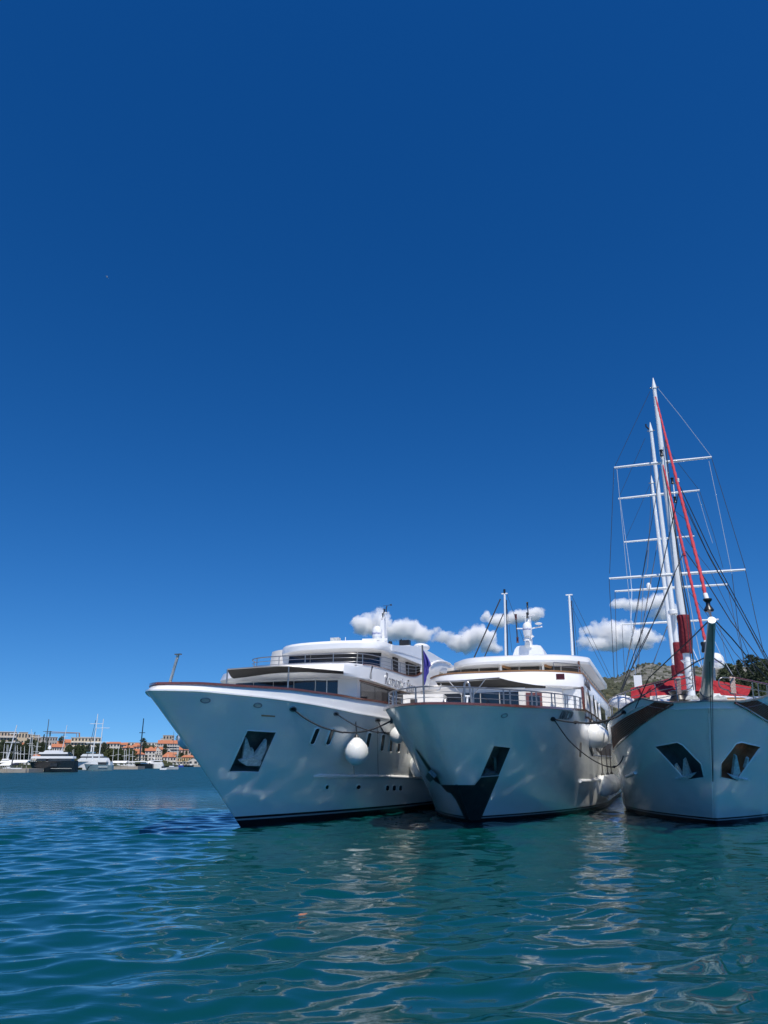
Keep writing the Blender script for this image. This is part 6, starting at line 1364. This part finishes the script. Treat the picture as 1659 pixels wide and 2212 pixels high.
# ------------------------------------------------------------------ tower crane
def far(fn, x, y, k=1.0, Y=None):
    u, v = fn(x, y); return atY(u, v, Y or quayY(min(u, 470)) * k)
cr = thing('tower_crane', 'thin tower crane with a long jib above the town', 'crane', far(zt3, 812, 620, 1.9))
C_ = lambda x, y: far(zt3, x, y, 0, far(zt3, 812, 620, 1.9).y) - cr.location
MB().tube([C_(812, 640), C_(812, 352)], .55, 4).build('crane_mast', M['crane'], cr)
MB().tube([C_(-130, 322), C_(830, 358)], .28, 4).tube([C_(-130, 362), C_(735, 366)], .2, 4).build('crane_jib', M['crane'], cr)
MB().tube([C_(735, 366), C_(735, 470)], .22, 4).build('crane_cable', M['crane'], cr)
# ------------------------------------------------------------------ marina
def at_w(fn, x, ywl): u, v = fn(x, ywl); return gnd(u, v)
def yacht(label, fn, bow, stern, hullm, decks, wlb=1090, cat='yacht', name='motor_yacht', beam=.24, extra=None):
    """bow=(x at deck, y deck, x at waterline, y waterline), stern=(x, y deck, y waterline); decks=[(x0,x1,ytop,ybottom,material)]"""
    A = at_w(fn, bow[2], bow[3]); dist = A.y; o = thing(name, label, cat, A, 0)
    def P(x, y, dy=0.0): u, v = fn(x, y); return atY(u, v, dist + dy) - A
    b, s = P(bow[0], bow[1]), P(stern[0], stern[1], 0); wl0 = P(bow[2], bow[3]); ws = P(stern[0], stern[2])
    L_ = (s - b).length; bw = L_ * beam; rows = []
    for q in np.linspace(0, 1, 14):
        t = b.lerp(s, q); w = wl0.lerp(ws, q); hw_ = bw * min(1, (q * 1.9) ** .6)
        rows.append([Vector((w.x, w.y + bw * .55 - hw_ * .5 * .8, -.5)), Vector((t.x, t.y + bw * .55 - hw_ * .5, t.z)), Vector((t.x, t.y + bw * .55 + hw_ * .5, t.z)), Vector((w.x, w.y + bw * .55 + hw_ * .4, -.5))])
    MB().loft(rows, 0, True, True).build('hull', M[hullm], o, 40)
    for x0, x1, yt, yb, m, nm in decks:
        p, q = P(x0, yb), P(x1, yt); h = q.z - p.z; w = q.x - p.x
        sl = .12 * w if nm in ('deckhouse', 'wheelhouse') else .03 * w
        MB().prism([(p.x, bw * .12, p.z), (q.x, bw * .12, p.z), (q.x - sl * .4, bw * .12, q.z), (p.x + sl, bw * .12, q.z)], (0, bw * .8, 0)).build(nm, M[m], o, 30)
    if extra: extra(o, P)
    return o
def fmast(o, P, x0, y0, x1, y1, r, m, nm='mast', spr=(), dy=1.0):
    p, q = P(x0, y0, dy), P(x1, y1, dy); MB().tube([p, q], [r, r * .6], 6).build(nm, M[m], o, 50)
    for k, w in spr:
        c = p.lerp(q, k); MB().tube([c - Vector((w, 0, 0)), c + Vector((w, 0, 0))], r * .45, 5).build('spreader', M[m], o)
def dark_extra(o, P):
    MB().lathe([(.5, -.5), (.55, 0), (.3, .5)], P(1373, 620, 1.5), 10).build('radome', M['white'], o, 40)
    MB().tube([P(1373, 640, 1.5), P(1373, 700, 1.5)], .12, 6).build('radome_post', M['white'], o)
    for x in range(1400, 1560, 26): MB().box(P(x, 1105, -.02), (.35, .1, .9)).build('porthole', M['win'], o)
    MB().tube([P(1400, 1203, -.05), P(1980, 1203, .0)], .06, 5).build('hull_line', M['pl_w'], o)
    MB().tube(smooth_pts([P(1790, 850, 1), P(1830, 790, 1), P(1900, 770, 1), P(1970, 800, 1), P(2010, 860, 1)], 14), .3, 6).build('arch', M['navy'], o, 50)
yacht('dark navy motor yacht with white upper decks moored in the marina', zt2, (735, 1020, 880, 1305), (2045, 985, 1290), 'navy', [(830, 2010, 862, 925, 'white', 'deck_roof'), (960, 1960, 930, 1000, 'win', 'window_band'), (1255, 1330, 925, 1005, 'white', 'wheelhouse'), (1040, 1860, 750, 800, 'white', 'deck_roof'), (1100, 1800, 800, 862, 'win', 'window_band'), (1180, 1640, 700, 750, 'white', 'wheelhouse'), ], extra=dark_extra)
def sail_extra(o, P):
    fmast(o, P, 1150, 1230, 1325, -170, .24, 'mast', 'mast', ((.42, 3.2), (.80, 2.6)))
    fmast(o, P, 1350, 1080, 1480, -30, .22, 'mast', 'mast', ((.42, 3.4), (.77, 2.8)))
    MB().tube([P(1010, 1080, 1), P(1268, 0, 1)], .1, 5).build('furled_sail', M['cloth'], o); MB().tube([P(1195, 500, 1), P(1262, 215, 1)], .07, 5).build('stay', M['cloth'], o)
    MB().prism([P(1030, 1390, -.1), P(1105, 1278, -.1), P(1062, 1278, -.1), P(1005, 1390, -.1)], (0, .05, 0)).build('anchor_pocket', M['navy'], o)
    MB().tube([P(1335, 1297, -.12), P(1590, 1300, -.1)], .09, 5).build('hull_line', M['white'], o)
yacht('grey blue sailing yacht with two tall white masts and crosstrees', zt3, (905, 1215, 985, 1395), (1700, 1250, 1385), 'tealhull', [(1050, 1555, 1120, 1165, 'wcanvas', 'deck_awning'), (1320, 1560, 1165, 1240, 'win', 'window_band'), (1100, 1320, 1165, 1225, 'white', 'deckhouse')], name='sailing_yacht', cat='sailing yacht', extra=sail_extra)
yacht('white three deck motor yacht behind the two masted sailing yacht', zt3, (700, 1150, 740, 1375), (1660, 1150, 1360), 'white', [(740, 1590, 1045, 1110, 'white', 'deckhouse'), (830, 1500, 1005, 1045, 'win', 'window_band'), (825, 1420, 940, 1005, 'white', 'wheelhouse'), (990, 1190, 880, 915, 'tealhull', 'sun_roof'), (760, 1600, 1110, 1150, 'wcanvas', 'deck_awning')], extra=lambda o, P: fmast(o, P, 1130, 930, 1160, 690, .35, 'white', 'radar_mast'))
def gm_extra(o, P): MB().lathe([(.4, -.3), (.45, 0), (.2, .4)], P(-30, 1010, 1), 8).build('radome', M['white'], o, 40)
yacht('white motor yacht with green reflections left of the open fishing boat', zt5, (-230, 1175, -200, 1310), (240, 1180, 1300), 'hull', [(-160, 230, 1120, 1175, 'white', 'deckhouse'), (-120, 180, 1080, 1100, 'win', 'window_band'), (-150, 210, 1055, 1082, 'white', 'deck_roof')], extra=gm_extra)
def sailboat(label, fn, x0, x1, yd, yw, hm, masts, cover=None):
    def ex(o, P):
        for a in masts: fmast(o, P, *a)
        if cover: MB().tube([P(cover[0], cover[2]), P(cover[1], cover[2] - 6)], .28, 6).build('boom_cover', M[cover[3]], o, 50)
    o = yacht(label, fn, (x0, yd, x0 + 15, yw), (x1, yd + 8, yw), hm, [(x0 + (x1 - x0) * .3, x0 + (x1 - x0) * .75, yd - 28, yd, 'white', 'deckhouse')], name='sailboat', cat='sailboat', extra=ex); o['group'] = 'sailboats berthed in the far marina'; return o
sailboat('sailboat with the tallest leaning pale mast at the far left', zt2, 60, 330, 1180, 1310, 'white', [(205, 960, 470, 0, .2, 'mast', 'mast', ((.5, 2.2), (.75, 1.6)))], (60, 250, 965, 'wcanvas'))
sailboat('sailboat with a tall grey leaning mast second from the left', zt2, 110, 700, 1215, 1318, 'conc', [(315, 1150, 478, 230, .2, 'anchord', 'mast', ((.45, 2.4), (.7, 1.8)))], (330, 520, 1085, 'cloth'))
for i, (x0, y0, x1, y1, lb) in enumerate(((70, 940, 125, 520, 'sailboat mast at the far left edge above the white canopies'), (160, 940, 198, 545, 'sailboat with a thin mast left of the tallest leaning one'), (185, 940, 228, 550, 'sailboat with a thin mast close beside the tallest leaning one'), (405, 900, 432, 540, 'sailboat with a short mast above the left white canopies'), (490, 890, 478, 560, 'sailboat with an upright mast above the left white canopies'),
        (555, 880, 578, 600, 'sailboat with a low mast left of the salmon pavilion'), (655, 880, 680, 590, 'sailboat with a mast behind the salmon pavilion left end'), (770, 830, 872, 120, 'sailboat with a tall mast reaching the skyline left of the cypresses'), (850, 830, 905, 200, 'sailboat with a dark tall mast beside another tall mast'), (910, 830, 905, 600, 'sailboat with a short upright mast left of the dark yacht'), (945, 820, 1030, 480, 'sailboat with a leaning mast left of the dark yacht'), (995, 815, 1070, 260, 'sailboat with a tall leaning mast just left of the dark yacht'))):
    sailboat(lb, zt2, x0 - 70, x0 + 90, 1120, 1240, 'white', [(x0, 1120, x1, y1, .13, 'mast', 'mast', ((.6, 1.4),))], (x0, x0 + 60, 1090, 'wcanvas'))
sailboat('sailboat with dark leaning mast rising behind the dark yacht', zt2, 1250, 1500, 1150, 1270, 'white', [(1250, 700, 1352, -160, .2, 'anchord', 'mast', ((.6, 1.6),))])
sailboat('sailboat with pale leaning mast rising right of the dark yacht', zt3, 300, 520, 1230, 1350, 'white', [(330, 870, 472, 140, .2, 'mast', 'mast', ((.55, 1.6),))])
for x0, y0, x1, y1, lb in ((605, 1080, 622, 830, 'sailboat with a short mast right of the dark yacht stern'), (630, 1060, 660, 810, 'sailboat with a short leaning mast before the green trees')):
    sailboat(lb, zt3, x0 - 40, x0 + 120, 1230, 1340, 'white', [(x0, 1230, x1, y1, .14, 'mast', 'mast')])
for x0, y0, x1, y1, lb in ((215, 1070, 262, 740, 'sailboat with a leaning mast before the left of the round pines'), (385, 1080, 408, 690, 'sailboat with a tall mast before the middle of the round pines'), (575, 1080, 588, 760, 'sailboat with an upright mast before the round pines'), (632, 1080, 645, 740, 'sailboat with an upright mast at the right of the round pines'), (718, 1095, 738, 705, 'sailboat with a tall mast between the round pines and the black mast'), (828, 1090, 840, 780, 'sailboat with a short mast left of the black mast')):
    sailboat(lb, zt4, x0 - 90, x0 + 110, 1200, 1300, 'white', [(x0, 1200, x1, y1, .17, 'mast', 'mast', ((.6, 1.5),))], (x0 - 60, x0 + 80, 1140, 'wcanvas'))
sailboat('big black sailing yacht with a towering black mast', zt4, 890, 1440, 1165, 1312, 'navy', [(1036, 1090, 1168, -200, .42, 'navy', 'mast', ((.35, 2.0), (.66, 1.6)))], (700, 1290, 1112, 'wcanvas'))
for x0, y0, x1, y1, lb in ((540, 1100, 566, 200, 'sailboat with a dark tall mast in front of the grey hotel'), (372, 1130, 395, 880, 'sailboat with a low mast before the waterfront shed'), (655, 1150, 690, 640, 'sailboat with a thin leaning mast right of the grey hotel')):
    sailboat(lb, zt5, x0 - 60, x0 + 70, 1190, 1260, 'white', [(x0, 1190, x1, y1, .2, 'anchord' if 'dark' in lb else 'mast', 'mast', ((.5, 1.5),))])
# small boats
for x0, x1, yd, yw, hm, cb, lb in ((690, 860, 1215, 1272, 'blue', 'white', 'small blue and white motorboat under the stone terrace wall'), (870, 985, 1225, 1262, 'white', 'win', 'small white motorboat between the blue one and the dark one'), (980, 1160, 1212, 1265, 'navy', 'white', 'small dark hulled motorboat with a white cabin by the little gabled house'), (1020, 1130, 1180, 1225, 'white', 'white', 'white cabin boat behind the small dark hulled motorboat')):
    yacht(lb, zt5, (x0, yd, x0 + 8, yw), (x1, yd + 4, yw), hm, [(x0 + (x1 - x0) * .35, x0 + (x1 - x0) * .8, yd - 35, yd, cb, 'cabin')], name='motorboat', cat='motorboat')
fb_ = yacht('grey open fishing boat with a pale cabin and outboards crossing the bay', zt5, (700, 1252, 690, 1340), (345, 1275, 1340), 'stripe', [(420, 560, 1235, 1262, 'white', 'cabin'), (440, 540, 1210, 1235, 'win', 'cabin_window')], name='fishing_boat', cat='fishing boat')
db = yacht('small white inflatable boat with dark engines behind the fishing boat', zt5, (350, 1290, 330, 1350), (145, 1305, 1345), 'white', [(190, 215, 1245, 1300, 'navy', 'outboard_engine'), (285, 300, 1240, 1300, 'navy', 'outboard_engine')], name='dinghy', cat='dinghy')
def seated(label, fn, x, y, dist):
    u, v = fn(x, y); c = atY(u, v, dist); o = thing('person', label, 'person', c)
    bm = bmesh.new(); me = bpy.data.meshes.new('body')
    V = [(0, 0, 0), (0, 0, .3), (0, 0, .55), (.2, 0, .5), (.28, -.1, .22), (.25, -.32, .15), (-.2, 0, .5), (-.28, -.1, .22), (-.25, -.32, .15), (.1, -.05, -.02), (.13, -.45, 0), (.13, -.48, -.42), (-.1, -.05, -.02), (-.13, -.45, 0), (-.13, -.48, -.42), (0, 0, .66), (0, -.02, .78), (0, -.02, .9)]
    E_ = [(0, 1), (1, 2), (2, 3), (3, 4), (4, 5), (2, 6), (6, 7), (7, 8), (0, 9), (9, 10), (10, 11), (0, 12), (12, 13), (13, 14), (2, 15), (15, 16), (16, 17)]
    rad = [.17, .16, .15, .07, .055, .04, .07, .055, .04, .09, .075, .05, .09, .075, .05, .06, .11, .08]
    me.from_pydata(V, E_, []); b = link('body', me, o); b.modifiers.new('s', 'SKIN')
    for i, r in enumerate(rad): me.skin_vertices[0].data[i].radius = (r, r)
    me.skin_vertices[0].data[0].use_root = True
    sb = b.modifiers.new('u', 'SUBSURF'); sb.levels = 1; sb.render_levels = 1; me.materials.append(M['cloth']); 
    MB().ell((0, -.02, .84), (.1, .11, .13), 10, 8).build('head', M['skin'], b, 60)
dd = at_w(zt5, 330, 1350).y + 1
seated('seated person in dark clothes at the left of the small inflatable boat', zt5, 235, 1288, dd); seated('seated person in dark clothes in the middle of the small inflatable boat', zt5, 262, 1285, dd)
# pontoons and the white canopies over the berths
def pontoon(label, fn, x0, x1, yt, yb):
    u0, v0 = fn(x0, yb); u1, _ = fn(x1, yb); A = gnd(u0, v0); s = (A - CAM).length / F_; w = (u1 - u0) * s; h = A.z + (fn(0, yb)[1] - fn(0, yt)[1]) * s
    o = thing('pontoon', label, 'pontoon', A, 0, 'concrete pontoons of the marina')
    MB().box((w / 2, 6, h / 2 - .2), (w, 11, h + .4)).build('pontoon_deck', M['conc'], o)
    for k in range(4): MB().tube([(w * (k + .5) / 4, .3, -.3), (w * (k + .5) / 4, .3, h + .8)], .1, 6).build('pile', M['conc'], o)
pontoon('concrete pontoon at the far left beneath the leaning masts', zt2, -60, 140, 1230, 1318); pontoon('concrete pontoon left of the dark yacht bow', zt2, 240, 690, 1225, 1316)
pontoon('concrete pontoon between the grey blue yacht and the black mast', zt4, 140, 895, 1260, 1338); pontoon('short concrete pontoon right of the black mast', zt4, 1135, 1400, 1250, 1308); pontoon('stone quay edge beside the yacht bow', zt5, 1160, 1700, 1220, 1262)
def canopy(label, fn, x0, x1, yt, yb, n):
    u0, v0 = fn(x0, yb); u1, v1 = fn(x1, yt); Y = quayY(min((u0 + u1) / 2, 470)) * 1.02; A = atY(u0, v0, Y); B = atY(u1, v1, Y)
    o = thing('berth_canopy', label, 'canopy', (A.x, A.y, max(A.z, 0)), 0, 'white canopies over the berths'); w = B.x - A.x; h = B.z - A.z; rows = []
    for k in range(n):
        p = [(w * (k + .02) / n, 0, 0), (w * (k + .2) / n, 1.2, h), (w * (k + 1.16) / n, 1.2, h), (w * (k + .98) / n, 0, 0)]
        MB().prism(p, (0, 2.5, .25)).build('canopy_panel', M['wcanvas'], o)
    for k in range(n + 1): MB().tube([(w * k / n, .3, -2.2), (w * k / n, .3, 0)], .1, 5).build('canopy_post', M['anchord'], o)
canopy('long white slatted canopy at the left edge above the berths', zt2, -30, 730, 985, 1040, 9); canopy('lower white canopy strip at the far left', zt2, -30, 270, 1065, 1120, 3)
canopy('white canopy between the dark yacht and the two masts', zt3, 690, 1040, 1125, 1175, 4); canopy('white canopy behind the pontoon before the round pines', zt4, 180, 640, 1095, 1140, 5)
canopy('white canopy right of the black mast foot', zt4, 1230, 1440, 1100, 1140, 2)
# ------------------------------------------------------------------ gull and a floating leaf
gu = thing('seagull', 'small pale seagull gliding high in the blue sky', 'bird', atY(231.5, 598.5, 170)); gs = 170 / F_ * .54 / cT
GP = lambda x, y, dy=0: Vector(((x - 810) * .0603 * gs, dy, -(y - 800) * .0603 * gs))
MB().ell((0, 0, 0), (.16, .3, .13), 10, 7).ell((0, -.3, .03), (.08, .1, .08), 8, 6).build('gull_body', M['gull'], gu, 60)
for pts in ([(800, 790), (720, 722), (640, 655)], [(815, 815), (890, 880), (940, 965)]):
    p = [GP(*q) for q in pts]; MB().loft([[q + Vector((0, -.16 * w, .015)), q + Vector((0, 0, .03)), q + Vector((0, .16 * w, 0))] for q, w in zip(p, (1, .9, .15))]).build('wing', M['gull'], gu, 60)
lp_ = gnd((0 + 1308 * 1536 / 1659) * .54004, (3200 + 497 * 1536 / 1659) * .54004, .03)
lf_ = thing('floating_leaf', 'small orange leaf floating on the green water', 'leaf', lp_, .4)
MB().prism([(-.08, 0, 0), (-.04, .02, .01), (.02, .025, .005), (.085, .005, .012), (.035, -.02, .005), (-.04, -.018, 0)], (0, 0, .015)).build('leaf_blade', M['tile'], lf_)
